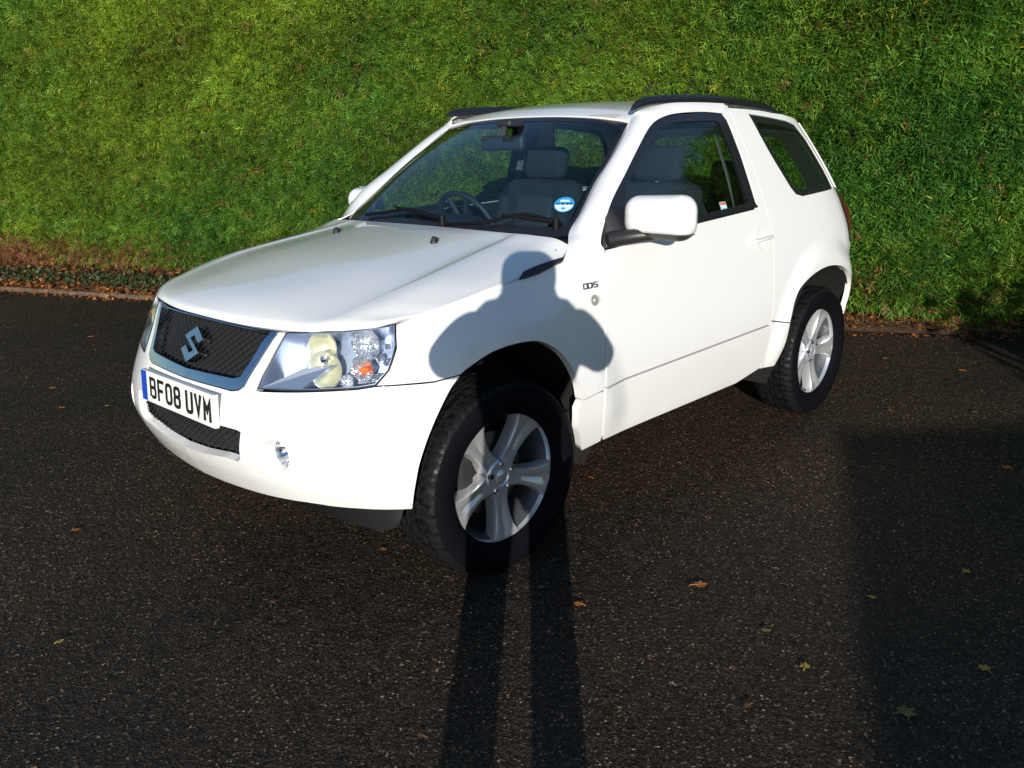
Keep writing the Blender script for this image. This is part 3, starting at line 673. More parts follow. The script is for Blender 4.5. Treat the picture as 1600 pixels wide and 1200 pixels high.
# ---- headlights
HLO = HP([(450, 518.5), (500, 517.5), (560, 515.5), (590, 511.5), (620, 506), (621, 540), (609, 580), (588, 603.5), (560, 608), (500, 611), (403, 608.5), (411, 588), (430, 553)])
def bowl(b, px, off, rad, dep, sd, k=0, fac=0):
    u = hit(px); n = snorm(body, u[0], u[1]); c = body(*u)+n*off; c[1] *= sd
    ax = np.array([.93, .30*sd, .12]); ax /= np.linalg.norm(ax); pr_ = [(rad*math.sqrt(t), dep*(t-1)) for t in (0, .03, .1, .25, .45, .7, 1)]
    b.lathe(pr_+[(rad*1.06, .002), (rad*1.08, -.006)], c, ax, 16 if fac else 36, k); return c, ax
for sd in (1, -1):
    h0 = panel('headlight', [(shrink(HLO, .004), [shrink(HLO, .006)])], 'lampsky', car, side=sd, flange=.085, off=-.001)
    panel('lamp_seal', [(shrink(HLO, .001), [shrink(HLO, .0042)])], 'black', h0, side=sd, flange=.006, off=.001)
    panel('lamp_lens', [(shrink(HLO, .004), [])], 'lens', h0, side=sd, flange=0, off=.002, h=.03)
    panel('lamp_housing', [(shrink(HLO, -.01), [])], 'lampsky', h0, side=sd, flange=0, off=-.085, h=.03)
    b = MB(); c0_, ax1 = bowl(b, (497, 542), -.030, .050, .045, sd); c1, ax1 = bowl(b, (503, 577), -.026, .056, .050, sd); b.build('main_reflector', 'lampyellow', h0); c1 = (c0_+c1)/2
    b = MB(); q3 = [hit(p_) for p_ in ((405, 606), (470, 607), (512, 572), (470, 575))]; q3 = [body(*u_)-snorm(body, *u_)*d_ for u_, d_ in zip(q3, (.008, .012, .022, .016))]; q3 = [p_*np.array([1, sd, 1]) for p_ in q3]; q4 = [p_-np.array([.03, 0, 0]) for p_ in q3]
    b.add(q3+q4, [(0, 1, 2, 3), (0, 3, 7, 4), (3, 2, 6, 7), (0, 4, 5, 1), (1, 5, 6, 2)]); b.build('lamp_fin', 'lampsky', h0, smooth=False)
    b = MB(); c2, a2 = bowl(b, (572, 537), -.022, .046, .04, sd, 0, 1); c3, a3 = bowl(b, (566, 578), -.022, .036, .03, sd, 0, 1); c4, a4 = bowl(b, (540, 596), -.022, .022, .02, sd, 0, 1)
    for q in range(34):   # moulded facets between the bowls
        u = hit((545+rng.random()*62, 520+rng.random()*75)); p = body(*u)-snorm(body, *u)*(.035+.02*rng.random()); p[1] *= sd
        if inside(shrink(HLO, .012), np.array([u]))[0]:
            a_ = rng.random()*3; R_ = np.array(Matrix.Rotation(a_, 3, 'X')@Matrix.Rotation(a_*1.7, 3, 'Z')); b.box(p, (.012, .018, .014), R_)
    b.build('facet_reflector', 'facet', h0, angle=20)
    b = MB(); b.lathe([(0, .035), (.010, .033), (.017, .024), (.019, .008), (.019, -.02)], c1+ax1*(-.03), ax1, 20); b.build('bulb_shield', 'chrome', h0)
    b = MB(); b.lathe([(0, .030), (.010, .026), (.014, .012), (.012, -.012)], c3+a3*(-.022), a3, 16)
    b.lathe([(0, .02), (.006, .018), (.008, .008), (.006, -.01)], c3+a3*(-.01)+np.array([.005, .03*sd, .01]), a3, 12); b.build('indicator_bulb', 'orange', h0)
# ---- wing mirrors
def mirror_unit(sd):
    y0, y1 = .905, 1.115; xm = -.60
    root = None
    cen = np.array([-.745, .938 if sd > 0 else .865, 1.203])
    V, F = sbox((.135, .300 if sd > 0 else .17, .172 if sd > 0 else .13), .062, 7); V = np.array(V)
    # flatten the rear, taper the inner end
    for v in V:
        if v[0] < -.02: v[0] = -.02+(v[0]+.02)*.35
        tt = (v[1]+.15)/.30; v[2] *= .86+.14*tt if v[2] > 0 else 1
        v[0] *= .82+.18*tt
    V = V+cen; lim = 1.143
    cap = [f for f in F]
    V1 = V.copy(); V1[:, 2] = np.maximum(V1[:, 2], lim); V1[:, 1] *= sd
    o = mesh('wing_mirror', V1, [f[::-1] if sd < 0 else f for f in cap], 'paint', car, angle=50)
    V2 = V.copy(); V2 = (V2-cen)*np.array([1.0, .985, 1.0])+cen; V2[:, 2] = np.minimum(V2[:, 2], lim+.001); V2[:, 1] *= sd
    mesh('mirror_base', V2, [f[::-1] if sd < 0 else f for f in cap], 'black', o, angle=50)
    b = MB(); b.tube([(-.60, .795*sd, 1.118), (-.66, .830*sd, 1.125), (-.72, .89*sd, 1.135), (-.75, .96*sd, 1.140)], [.034, .030, .026, .018], 12)
    b.build('mirror_arm', 'black', o)
    b = MB(); b.box((-.797, cen[1]*sd, 1.212), (.006, .19, .115), bev=.0029); b.build('mirror_glass', 'chrome', o)
    return o
mirror_unit(1); mirror_unit(-1)
# ---- door handles, badges, side repeaters, exterior details
for sd in (1, -1):
    a = body(*hit((1175, 380))); c = body(*hit((1204, 371))); m_ = (a+c)/2; d = (c-a); L = np.linalg.norm(d); d /= L; n = snorm(body, *hit((1190, 374)))
    pts = crom([a-n*.004, a+n*.014+d*.008, m_+n*.020, c+n*.014-d*.008, c-n*.004], 5); pts[:, 1] *= sd
    b = MB(); V, F = tube(pts, .0125, 10, True, (1.15, .8)); b.add(V, F); hd = b.build('door_handle', 'paint', car)
    b = MB(); cc = m_+n*.0005; cc[1] *= sd; nn = n.copy(); nn[1] *= sd
    b.lathe([(.0, .0005), (.036, .0008), (.044, .002), (.047, .0035), (.050, .001)], cc, nn, 36); b.build('handle_dish', 'paint', hd)
    u = hit((931, 470)); p = body(*u); n = snorm(body, *u); p[1] *= sd; n[1] *= sd
    b = MB(); V, F = lathe([(.0, .010), (.014, .009), (.022, .005), (.025, -.004)], (0, 0, 0), (0, 0, 1), 24)
    ex_ = np.cross(n, [0, 0, 1.]); ex_ /= np.linalg.norm(ex_); ey_ = np.cross(ex_, n)
    b.add([p+ex_*v[0]*1.25+ey_*v[1]*.85+n*v[2] for v in V], F); rp = b.build('side_indicator', 'lens', car)
    b = MB(); b.lathe([(0, .002), (.020, .002), (.0215, -.002)], p, n, 24); b.build('indicator_base', 'beige', rp)
    b = MB(); b.lathe([(.0, .0045), (.006, .004), (.009, .001)], p, n, 16); b.build('indicator_bulb', 'lampyellow', rp)
    # chrome lettering on the fender
    u = hit((925, 447)); p = body(*u); n = snorm(body, *u); p[1] *= sd; n[1] *= sd; exb = np.cross([0, 0, 1.], n); exb /= np.linalg.norm(exb); eyb = np.cross(n, exb)
    T = plane3(p, exb, eyb); b = MB(); x = -.056; sh = lambda q: (.72*q[0]+.72*q[1]*.25, .72*q[1])
    for ch in 'DDiS':
        if ch == 'D': st = [([(0, -.012), (.022, -.012), (.028, -.006), (.028, .006), (.022, .012), (0, .012)], .034, True)]
        elif ch == 'i': st = [([(0, -.012), (0, .004)], .010, False), ([(0, .008), (0, .013)], .010, False)]
        else: st = [([(.028, .012), (.004, .012), (0, .008), (0, .003), (.004, 0), (.024, 0), (.028, -.003), (.028, -.009), (.024, -.012), (0, -.012)], .03, False)]
        for pts, adv, cl in st: ribbon(b, [sh((x+q[0], q[1])) for q in pts], .0042, T, -.001, .003+.0004*len(b.V)/60, cl)
        x += st[0][1]
    b.build('fender_lettering', 'badge', car, smooth=False)
# stickers
def decal(name, px, ax, val, ex_, ey_, polys, parent):
    o = at(px, ax, val) if ax is not None else val; b = MB(); mats = []
    for k, (pl, mt, h) in enumerate(polys):
        V, F = lift(pl, o, ex_, ey_, h, h-.0008); b.add(V, F, k); mats.append(mt)
    return b.build(name, mats, parent, smooth=False)
circ = lambda r, n=28, cx=0, cy=0, sy=1: [(cx+r*math.cos(2*math.pi*i/n), cy+r*sy*math.sin(2*math.pi*i/n)) for i in range(n)]
# find the windscreen point under the sticker
def net_hit(net, px):
    d = ray(px); u = np.array([net.m/2, net.n*.7])
    g = lambda u_: (lambda Q: np.array([(Q-(Q@d/(d@d))*d)@RV, (Q-(Q@d/(d@d))*d)@UV]))(net(u_[0], u_[1])-CAM)
    for _ in range(40):
        r = g(u); J = np.stack([(g(u+np.array([1e-4, 0]))-r)/1e-4, (g(u+np.array([0, 1e-4]))-r)/1e-4], 1); u = u+np.clip(np.linalg.solve(J, -r), -1, 1)
    return u
u = net_hit(wsn, (884, 320)); p = wsn(*u); n = snorm(wsn, *u); n = n if n[0] > 0 else -n
e1 = np.cross([0, 0, 1.], n); e1 /= np.linalg.norm(e1); e2 = np.cross(n, e1)
low = [(r_*.036*math.cos(a), r_*.036*math.sin(a)) for r_, a in [(1, t) for t in np.linspace(math.pi*1.02, math.pi*1.98, 16)]]
decal('windscreen_sticker', None, None, p+n*.0005, e1, e2, [(circ(.040), 'stkblue', .0010), (low, 'stkwhite', .0018), (circ(.009, 12, 0, -.022, .7), 'stkblue', .0026),
      ([(-.034, .002), (-.022, .006), (-.018, .0), (-.030, -.003)], 'ink', .0026), ([(-.014, .001), (-.004, .008), (.002, .0), (-.006, -.004)], 'ink', .0030), ([(.006, .002), (.016, .008), (.020, .001), (.010, -.003)], 'ink', .0034), ([(.022, .003), (.033, .006), (.033, .0), (.025, -.002)], 'ink', .0038), ([(-.02, .014), (.02, .014), (.016, .024), (-.016, .024)], 'stkwhite', .0022)], wg)
u = hit((1135, 324)); p = body(*u); n = snorm(body, *u); e1 = np.cross([0, 0, 1.], n); e1 /= np.linalg.norm(e1); e2 = np.cross(n, e1)
decal('window_sticker', None, None, p-n*.006, e1, e2, [([(-.026, -.026), (.026, -.026), (.026, .026), (-.026, .026)], 'stkwhite', .0008), ([(-.024, .012), (.024, .012), (.024, .024), (-.024, .024)], 'stkred', .0016), ([(-.018, -.02), (.016, -.02), (.016, -.006), (-.018, -.004)], 'stkblue', .0020)], car)
# ---- wipers
for pts in ([net_hit(wsn, q) for q in ((700, 352), (760, 350), (820, 338), (872, 350))], [net_hit(wsn, q) for q in ((575, 336), (610, 332), (645, 328), (695, 343))]):
    P = [wsn(*q) for q in pts]; N_ = [snorm(wsn, *q) for q in pts]; N_ = [n if n[0] > 0 else -n for n in N_]; P = crom([p+n*.012 for p, n in zip(P, N_)], 6)
    b = MB(); b.tube(P, .007, 8); b.tube([P[-1], P[len(P)//2]+np.array([.01, 0, .012])], [.010, .006], 8); b.tube([P[-1]-np.array([0, 0, .03]), P[-1]+np.array([0, 0, .012])], .014, 10)
    b.build('wiper', 'wiperblack', car)
b = MB()
for i in range(24):
    y = -.66+i*1.32/23
cow = Net([[(-.375, -.74, 1.100), (-.372, -.4, 1.122), (-.350, 0, 1.126), (-.372, .4, 1.122), (-.375, .74, 1.100)], [(-.48, -.72, 1.110), (-.47, -.4, 1.118), (-.43, 0, 1.116), (-.47, .4, 1.118), (-.48, .72, 1.110)]])
net_mesh('cowl', cow, 'black', car, 6, 40, .02, flip=True)
# ---- wheels
def body_y(x, z):
    s = np.linspace(.35, s_at(-2.97, .68), 260); P = body(s, np.full(260, z)); return np.interp(-x, -P[:, 0], P[:, 1])
def make_wheel():
    root = bpy.data.objects.new('wheel', None); link(root, car)
    A = (0, 1, 0); n = 240
    prof = [(.230, -.088), (.241, -.102), (.256, -.110), (.28, -.120), (.315, -.118), (.338, -.110), (.350, -.098), (.3565, -.078), (.3585, -.056), (.350, -.053), (.350, -.047), (.3600, -.044), (.3605, -.018), (.351, -.015), (.351, -.009), (.3608, -.006), (.3608, .006), (.351, .009), (.351, .015), (.3605, .018), (.3600, .044), (.350, .047), (.350, .053), (.3585, .056), (.3565, .078), (.350, .098), (.338, .110), (.315, .118), (.28, .120), (.256, .110), (.241, .102), (.230, .088)]
    prof = [(r if r < .3 else r*.983, h) for r, h in prof]; V, F = lathe(prof, (0, 0, 0), A, n); V = np.array(V)
    for i, (r, h) in enumerate(prof):
        if abs(h) > .017 and r > .3465:   # tread blocks: cross grooves
            for j in range(n):
                if (j+(i % 3)) % 4 == 0: q = V[i*n+j]; q[[0, 2]] *= (r-.006)/r
        if .331 < r < .3465 and abs(h) > .09:
            for j in range(n):
                if j % 4 < 2: q = V[i*n+j]; q[[0, 2]] *= (r-.002)/r
    fm = [0 if (.343 < prof[f[0]//n][0]) else 1 for f in F]
    mesh('tyre', V, F, None, root, mats=['rubber', 'sidewall'], fm=fm, angle=30)
    b = MB(); b.lathe([(.2475, .082), (.2475, .096), (.244, .099), (.238, .096), (.232, .086), (.228, .068), (.218, .05), (.212, .01), (.212, -.09), (.236, -.10)], (0, 0, 0), A, 96); b.fm = [1 if f[0] >= 96*5 else 0 for f in b.F]
    rim = b.build('rim', ['alloy', 'barrel'], root, angle=50)
    b = MB()
    for k in range(5):
        ph = math.radians(-88+72*k); er = np.array([-math.cos(ph), 0, math.sin(ph)]); et = np.array([-math.sin(ph)*-1, 0, math.cos(ph)]); et = np.cross(A, er); A_3 = np.array(A, float)
        rows = []
        for r, wd, h, g in ((.028, .040, .066, 0), (.060, .036, .066, .0), (.085, .031, .067, .003), (.120, .031, .070, .007), (.155, .036, .075, .009), (.187, .0435, .081, .009), (.212, .056, .086, .007), (.2285, .076, .088, .003)):
            cs = [(-wd-.004, h-.050), (-wd-.001, h-.010), (-wd+.004, h-.001), (-wd*.62, h), (-wd*.34, h-g*.35), (0, h-g), (wd*.34, h-g*.35), (wd*.62, h), (wd-.004, h-.001), (wd+.001, h-.010), (wd+.004, h-.050)]
            rows.append([er*r+et*t+A_3*a for t, a in cs])
        m = len(rows[0]); V = [p for row in rows for p in row]; F = [(i*m+j, i*m+j+1, (i+1)*m+j+1, (i+1)*m+j) for i in range(7) for j in range(m-1)]
        if np.dot(np.cross(V[1*m+5]-V[5], V[6]-V[5]), A_3) > 0: F = [f[::-1] for f in F]
        b.add(V, F)
    b.lathe([(.0, .066), (.028, .067), (.034, .073), (.060, .072), (.066, .066), (.070, .03), (.070, -.02)], (0, 0, 0), A, 40)
    b.build('spoke', 'alloy', root, angle=32)
    b = MB(); b.lathe([(0, .076), (.020, .075), (.026, .071), (.028, .062)], (0, 0, 0), A, 28); b.build('centre_cap', 'alloy', root)
    for k in range(5):
        b = MB(); ph = math.radians(-88+36+72*k); c = np.array([-math.cos(ph)*.050, .058, math.sin(ph)*.050])
        b.lathe([(0, .020), (.007, .020), (.0095, .016), (.0105, .0135), (.0155, .0135), (.0155, .010)], c, A, 12); b.build('wheel_nut', 'dark' if k == 3 else 'chrome', root, angle=20)
    b = MB(); b.lathe([(.05, .02), (.07, .02), (.075, .005), (.150, .004), (.150, -.02), (.05, -.022)], (0, 0, 0), A, 48); b.build('brake_disc', 'disc', root)
    b = MB(); b.box((.125, .0, .03), (.07, .07, .14), bev=.02); b.lathe([(.0, -.06), (.19, -.062), (.19, -.07), (0, -.07)], (0, 0, 0), A, 30); b.build('brake_caliper', 'dark', root)
    return root
def copy_tree(o, parent=None):
    c = o.copy(); COL.objects.link(c); c.parent = parent
    for ch in list(o.children): copy_tree(ch, c)
    return c
wheels = make_wheel(); wp = [(.015, .746, -3, -88, 0), (AX_R, .767, 0, -100, 0), (.015, -.746, 177, 30, 0), (AX_R, -.767, 180, 75, 0)]
for i, (x, y, st, sp_, _) in enumerate(wp):
    o = wheels if i == 0 else copy_tree(wheels, car)
    o.location = (x-(.01 if x > -1 else 0), y, .3555); o.rotation_euler = (0, math.radians(-(sp_+88)), math.radians(st))
    o.rotation_mode = 'XYZ'
# spare wheel on the tailgate
spr = copy_tree(wheels, car); spr.name = 'spare_wheel'; spr.location = (-3.20, .0, .86); spr.rotation_euler = (0, 0, math.radians(90))
# ---- wheel arch liners
for x0 in (0., AX_R):
    for sd in (1, -1):
        V = []; F = []; ang = np.linspace(math.radians(-14), math.radians(194), 40); m = 8
        for a in ang:
            R_ = .468; x = x0+(-.015 if x0 == 0 else 0)+R_*math.cos(a); z = .37+R_*math.sin(a)*1.0; ym = body_y(x, z)-.020
            for j in range(m): V.append((x, sd*(.47+(ym-.47)*j/(m-1)), z))
        n = len(ang)
        for i in range(n-1):
            for j in range(m-1): F.append((i*m+j, i*m+j+1, (i+1)*m+j+1, (i+1)*m+j))
        b0 = len(V); V.append((x0, sd*.47, .37)); F += [(b0, i*m, (i+1)*m) for i in range(n-1)]
        mesh('wheel_arch_liner', V, F, 'liner', car, smooth=False)
    b = MB(); b.tube([(x0, -.70, .36), (x0, .70, .36)], .045, 12); b.build('axle', 'dark', car)
b = MB(); b.box((-1.22, 0, .36), (3.3, .90, .16), bev=.03); b.box((-1.22, 0, .40), (1.35, 1.60, .07), bev=.02); b.box((-2.55, 0, .55), (.7, .9, .3), bev=.05)
b.box((.12, 0, .62), (.75, .90, .50), bev=.08); b.build('underbody', 'dark', car)
for sd in (1, -1):
    tp = [body(*hit(p_))+np.array([-.015, -.012, .03]) for p_ in ((470, 783), (520, 790), (565, 795), (605, 796), (636, 795))]; bo = [at(p_, 1, t_[1]-.01) for p_, t_ in zip(((478, 789), (525, 810), (568, 823), (604, 829), (624, 823)), tp)]; g = Net([[p_*np.array([1, sd, 1]) for p_ in tp], [p_*np.array([1, sd, 1]) for p_ in bo]])
    net_mesh('air_dam', g, 'wiperblack', car, 4, 14, .012, flip=sd > 0)
b = MB(); b.box((.30, 0, .352), (.52, 1.0, .02), bev=.009); b.build('undertray', 'dark', car)
# ---- interior
for sd in (1, -1):
    s0, s1 = XZ(-.42, .8)[0], XZ(-2.80, .8)[0]
    panel('door_lining', [(np.array([[s0, .40], [XZ(-1.86, .8)[0], .40], [XZ(-1.86, .8)[0], .90], [s1, .90], [s1, 1.195], [s0, 1.115]]), [])], 'trim', car, side=sd, flange=0, off=-.034, h=.08)
    # inside of the centre pillar with belt
    bp = HP([(1141, 186), (1161, 241), (1186, 320), (1204, 338), (1180, 250), (1160, 190)])
    panel('centre_pillar_lining', [(bp, [])], 'trim', car, side=sd, flange=0, off=-.035, h=.04)
    P = [np.array([-1.70, .60*sd, 1.50]), np.array([-1.72, .685*sd, 1.25]), np.array([-1.74, .74*sd, .95]), np.array([-1.70, .74*sd, .6])]
    V, F = tube(crom(P, 6), .024, 8, True, (1, .12)); mesh('seat_belt', V, F, 'belt', car)
b = MB(); b.box((-1.6, 0, .45), (2.6, 1.5, .04)); b.build('cabin_floor', 'dark', car)
b = MB(); b.box((-.78, 0, .93), (.52, 1.44, .30), bev=.09); b.box((-.60, 0, 1.045), (.34, 1.34, .12), bev=.055); b.box((-.80, -.36, 1.09), (.24, .42, .12), bev=.055); b.box((-1.15, 0, .65), (.6, .22, .24), bev=.05)
b.box((-.95, .0, 1.0), (.10, .30, .20), bev=.03); b.build('dashboard', 'trim', car)
b = MB(); C_ = np.array([-1.00, -.36, 1.075]); an_ = np.array([-.88, 0, .42]); an_ /= np.linalg.norm(an_); e1 = np.array([0, 1., 0]); e2 = np.cross(an_, e1)
ring = [C_+.185*(math.cos(a)*e1+math.sin(a)*e2) for a in np.linspace(0, 2*math.pi, 41)]; b.tube(ring, .015, 10, cap=False)
b.box(C_+an_*-.02, (.09, .17, .13), np.stack([an_, e1, e2], 1), bev=.04)
for a in (.15, math.pi-.15, -1.2, -1.94): b.tube([C_-an_*.02, C_+.18*(math.cos(a)*e1+math.sin(a)*e2)], .014, 8)
b.tube([C_, C_-an_*.25], .035, 10); b.build('steering_wheel', 'trim', car)
def seat(x, y):
    r = bpy.data.objects.new('front_seat', None); link(r, car); r.location = (x, y, 0)
    b = MB(); b.box((.18, 0, .66), (.54, .50, .16), bev=.06); b.box((.18, -.22, .70), (.48, .08, .12), bev=.035); b.box((.18, .22, .70), (.48, .08, .12), bev=.035); b.build('seat_cushion', 'fabric', r)
    R_ = np.array(Matrix.Rotation(math.radians(-14), 3, 'Y')); b = MB(); b.box((-.10, 0, .98), (.13, .50, .62), R_, bev=.06); b.box((-.06, -.21, .95), (.15, .08, .50), R_, bev=.035); b.box((-.06, .21, .95), (.15, .08, .50), R_, bev=.035); b.build('backrest', 'fabric', r)
    b = MB(); b.box((-.045, 0, .97), (.05, .26, .48), R_, bev=.024); b.box((.20, 0, .745), (.46, .28, .02), bev=.009); b.build('seat_insert', 'fabric2', r)
    b = MB(); b.box((-.185, 0, 1.37), (.10, .27, .17), R_, bev=.045); b.tube([(-.17, -.06, 1.26), (-.18, -.06, 1.34)], .006, 6); b.tube([(-.17, .06, 1.26), (-.18, .06, 1.34)], .006, 6); b.build('headrest', 'fabric', r)
    return r
st = seat(-1.42, .36); s2 = copy_tree(st, car); s2.location = (-1.42, -.36, 0)
b = MB(); R_ = np.array(Matrix.Rotation(math.radians(-18), 3, 'Y')); b.box((-2.05, 0, .72), (.46, 1.14, .16), bev=.06); b.box((-2.33, -.29, .98), (.12, .54, .54), R_, bev=.05); b.box((-2.33, .29, .98), (.12, .54, .54), R_, bev=.05)
for y in (-.3, .3): b.box((-2.41, y, 1.30), (.08, .24, .13), R_, bev=.035)
b.build('rear_seat', 'fabric', car)
b = MB(); b.box((-.88, 0, 1.475), (.03, .235, .065), np.array(Matrix.Rotation(.15, 3, 'Z')), bev=.014); b.tube([(-.88, 0, 1.49), (-.90, 0, 1.555)], .012, 8); b.box((-.93, 0, 1.56), (.10, .09, .03), bev=.012); b.build('rear_view_mirror', 'trim', car)
for sd in (1, -1):
    b = MB(); b.box((-1.13, .30*sd, 1.572), (.16, .40, .014), np.array(Matrix.Rotation(-.10, 3, 'Y')), bev=.006); b.build('sun_visor', 'beige', car)

# the car settles a touch towards its far side on the cambered ground
car.rotation_euler = (.006, 0, 0); car.location = (0, 0, -.6*.006)
# ---------------------------------------------------------------- ground, bed, hedge
g = MB(); g.add([(-150, -150, 0), (150, -150, 0), (150, 150, 0), (-150, 150, 0)], [(0, 1, 2, 3)])
tag(g.build('ground', 'asphalt', smooth=False), 'damp dark asphalt driveway with brown grit', kind='structure')
EDGE = crom([(1.2, -11.6), (.1, -9.2), (-.80, -7.23), (-1.22, -6.30), (-1.70, -5.25), (-2.95, -2.8), (-4.59, .22), (-5.20, 1.28), (-6.5, 3.7), (-8.2, 7.2), (-9.5, 9.6)], 12)
EL = np.concatenate([[0], np.cumsum(np.linalg.norm(np.diff(EDGE, axis=0), axis=1))]); ELEN = EL[-1]
def edge(u): return np.stack([np.interp(u, EL, EDGE[:, 0]), np.interp(u, EL, EDGE[:, 1])], -1)
def edgen(u):
    d = edge(np.asarray(u)+.05)-edge(np.asarray(u)-.05); d /= np.maximum(np.linalg.norm(d, axis=-1, keepdims=True), 1e-9); return np.stack([-d[..., 1], d[..., 0]], -1)  # away from the car
def u_of_y(y): return np.interp(y, EDGE[:, 1], EL)
_w = [(rng.normal(size=3)*np.array(f), rng.random()*6.28, a) for f, a in (((1.2, 1.2, 1.5), 1.), ((2.5, 2.5, 3), .6), ((5, 5, 6), .4), ((9, 9, 9), .25)) for _ in range(3)]
def fn(P): return sum(a*np.sin(P@k+ph) for k, ph, a in _w)/4.
# planting bed
V = []; F = []; us = np.linspace(.1, ELEN-.1, 240); ds = [.05, .12, .25, .45, .8, 1.4]
for u in us:
    e = edge(u); n = edgen(u)
    for j, d in enumerate(ds):
        p = e+n*d; V.append((p[0], p[1], [-.02, .035, .06, .09, .10, .08][j]+(.02*rng.random() if j else 0)))
for i in range(len(us)-1):
    for j in range(5): F.append((i*6+j, (i+1)*6+j, (i+1)*6+j+1, i*6+j+1))
tag(mesh('planting_bed', V, F, 'soil'), 'narrow strip of brown earth along the foot of the hedge', kind='structure')
# low edging stones
b = MB(); u = .3
while u < u_of_y(-2.9):
    L = .90; p0, p1 = edge(u), edge(u+L-.012); c = (p0+p1)/2+edgen(u+.45)*.035; d = (p1-p0); a = math.atan2(d[1], d[0])+rng.normal()*.01
    b.box((c[0], c[1], .022+rng.normal()*.004), (L-.012, .06, .055), np.array(Matrix.Rotation(a, 3, 'Z')), bev=.012); u += L
tag(b.build('kerb', 'kerb', angle=60), 'low weathered edging stones between asphalt and bed', kind='structure')
# ---- foliage clouds
def fast_mesh(name, V, quads, mat, tint, parent=None):
    me = bpy.data.meshes.new(name); nv = len(V); nf = len(quads); k = quads.shape[1]
    me.vertices.add(nv); me.vertices.foreach_set('co', V.astype(np.float32).ravel()); me.loops.add(nf*k); me.loops.foreach_set('vertex_index', quads.astype(np.int32).ravel())
    me.polygons.add(nf); me.polygons.foreach_set('loop_start', np.arange(0, nf*k, k, dtype=np.int32)); me.polygons.foreach_set('loop_total', np.full(nf, k, np.int32))
    me.update(calc_edges=True); a = me.attributes.new('tint', 'FLOAT_COLOR', 'POINT'); a.data.foreach_set('color', np.concatenate([tint, np.ones((nv, 1))], 1).astype(np.float32).ravel())
    me.materials.append(MAT[mat]); o = bpy.data.objects.new(name, me); return link(o, parent)
def rhomb(p, d, w, up, cup=0.):
    p, d = np.array(p, float), np.array(d, float); s = np.cross(d, up); s /= np.linalg.norm(s); return [p, p+d*.45+s*w+np.array(up)*cup, p+d, p+d*.45-s*w+np.array(up)*cup]
def spray_template():
    q = []; up = np.array([0, 0, 1.])
    q.append(rhomb((0, 0, 0), (1.0, .12*rng.normal(), .1*rng.normal()), .027, up))
    for x, L, a in ((.08, .40, 52), (.30, .46, 46), (.52, .38, 42), (.74, .26, 36)):
        for sg in (1, -1):
            r = math.radians(a+rng.normal()*5)*sg; q.append(rhomb((x+(.03 if sg > 0 else 0), 0, 0), (L*math.cos(r), L*math.sin(r), .12*rng.normal()), .030, up))
    return np.array(q)  # (n,4,3)
def place(tmpl, P, D, U, S, cols):
    """instances: P origin, D direction, U plane normal, S scale, cols colour"""
    D = D/np.linalg.norm(D, axis=1, keepdims=True); B = np.cross(U, D); B /= np.maximum(np.linalg.norm(B, axis=1, keepdims=True), 1e-9); Nn = np.cross(D, B)
    T = tmpl.reshape(-1, 3); V = P[:, None]+S[:, None, None]*(T[None, :, :1]*D[:, None]+T[None, :, 1:2]*B[:, None]+T[None, :, 2:]*Nn[:, None])
    n, m = V.shape[:2]; C = np.repeat(cols[:, None], m, 1)*np.repeat(.62+.76*rng.random((n, m//4, 1)), 4, 1)
    Q = np.arange(n*m).reshape(-1, 4); return V.reshape(-1, 3), Q, C.reshape(-1, 3)
def hedge_sprays(u, h, dj):
    e = edge(u); n = edgen(u); right = sstep(edge(u)[:, 1], -1.5, .8)
    base = .50*(1-right)+.30*right
    P = np.stack([e[:, 0], e[:, 1], h], -1)
    off = base-.10*np.sin(np.clip(h/3.3, 0, 1)*2.6)-(.10+.12*right)*fn(P*.9)-(.05+.04*right)*fn(P*2.7)+dj+.25*sstep(h, .45, .05)*(1-right)
    P[:, :2] += n*off[:, None]; return P, n, right
n_h = 145000
yv = np.concatenate([rng.uniform(-8.6, 2.6, int(n_h*.93)), rng.uniform(2.6, 7.5, int(n_h*.07)), rng.uniform(-11., -8.6, 9000)]); n_h = len(yv); u = u_of_y(yv); h = rng.random(n_h)**.9*3.35
right0 = sstep(yv, -1.5, .8); h = np.maximum(h, .24*(1-right0)+(.24-.20*sstep(yv, .5, 1.1))*right0+.12*rng.random(n_h))
dj = np.abs(rng.normal(size=n_h))*.05-.03
P, n, right = hedge_sprays(u, h, dj)
out = -np.concatenate([n, np.zeros((n_h, 1))], 1)
D = out*rng.uniform(.35, 1., (n_h, 1))+np.array([0, 0, 1.])*(rng.normal(size=(n_h, 1))*.45+.15-.55*right[:, None])+rng.normal(size=(n_h, 3))*.45
U = rng.normal(size=(n_h, 3))*.7+out*.5+np.array([0, 0, .6])
S = rng.uniform(.06, .145, n_h)*(1+.45*right)
f1 = fn(P*1.1+3.)[:, None]; f2 = fn(P*3.1-5.)[:, None]; r = rng.random((n_h, 1))
yg, dg, mg = np.array([.155, .235, .018]), np.array([.035, .115, .016]), np.array([.085, .150, .022])
k = np.clip(.55+f1*.5+(r-.5)*.7-.35*right[:, None]-.35*sstep(yv, -6.5, -8.5)[:, None], 0, 1)
col = dg*(1-k)+yg*k; col = 1.24*col*(.75+.5*rng.random((n_h, 1)))*(1+.35*f2)
br = (rng.random(n_h) < .012) | ((h < .52+.13*f2[:, 0]) & (rng.random(n_h) < (.45+.8*f1[:, 0])*(1-right)*sstep(h, .62, .38)+.15*right*sstep(h, .5, .2)))
col[br] = np.array([.26, .12, .058])*(.5+.8*rng.random((br.sum(), 1)))
yl = rng.random(n_h) < .01; col[yl] = np.array([.34, .30, .03])
hc = np.stack([rng.uniform(-8., 2.4, 60), rng.uniform(.5, 3.2, 60)], 1); hr = rng.uniform(.03, .085, 60)
yh = P[:, 1]; hole = np.zeros(n_h, bool)
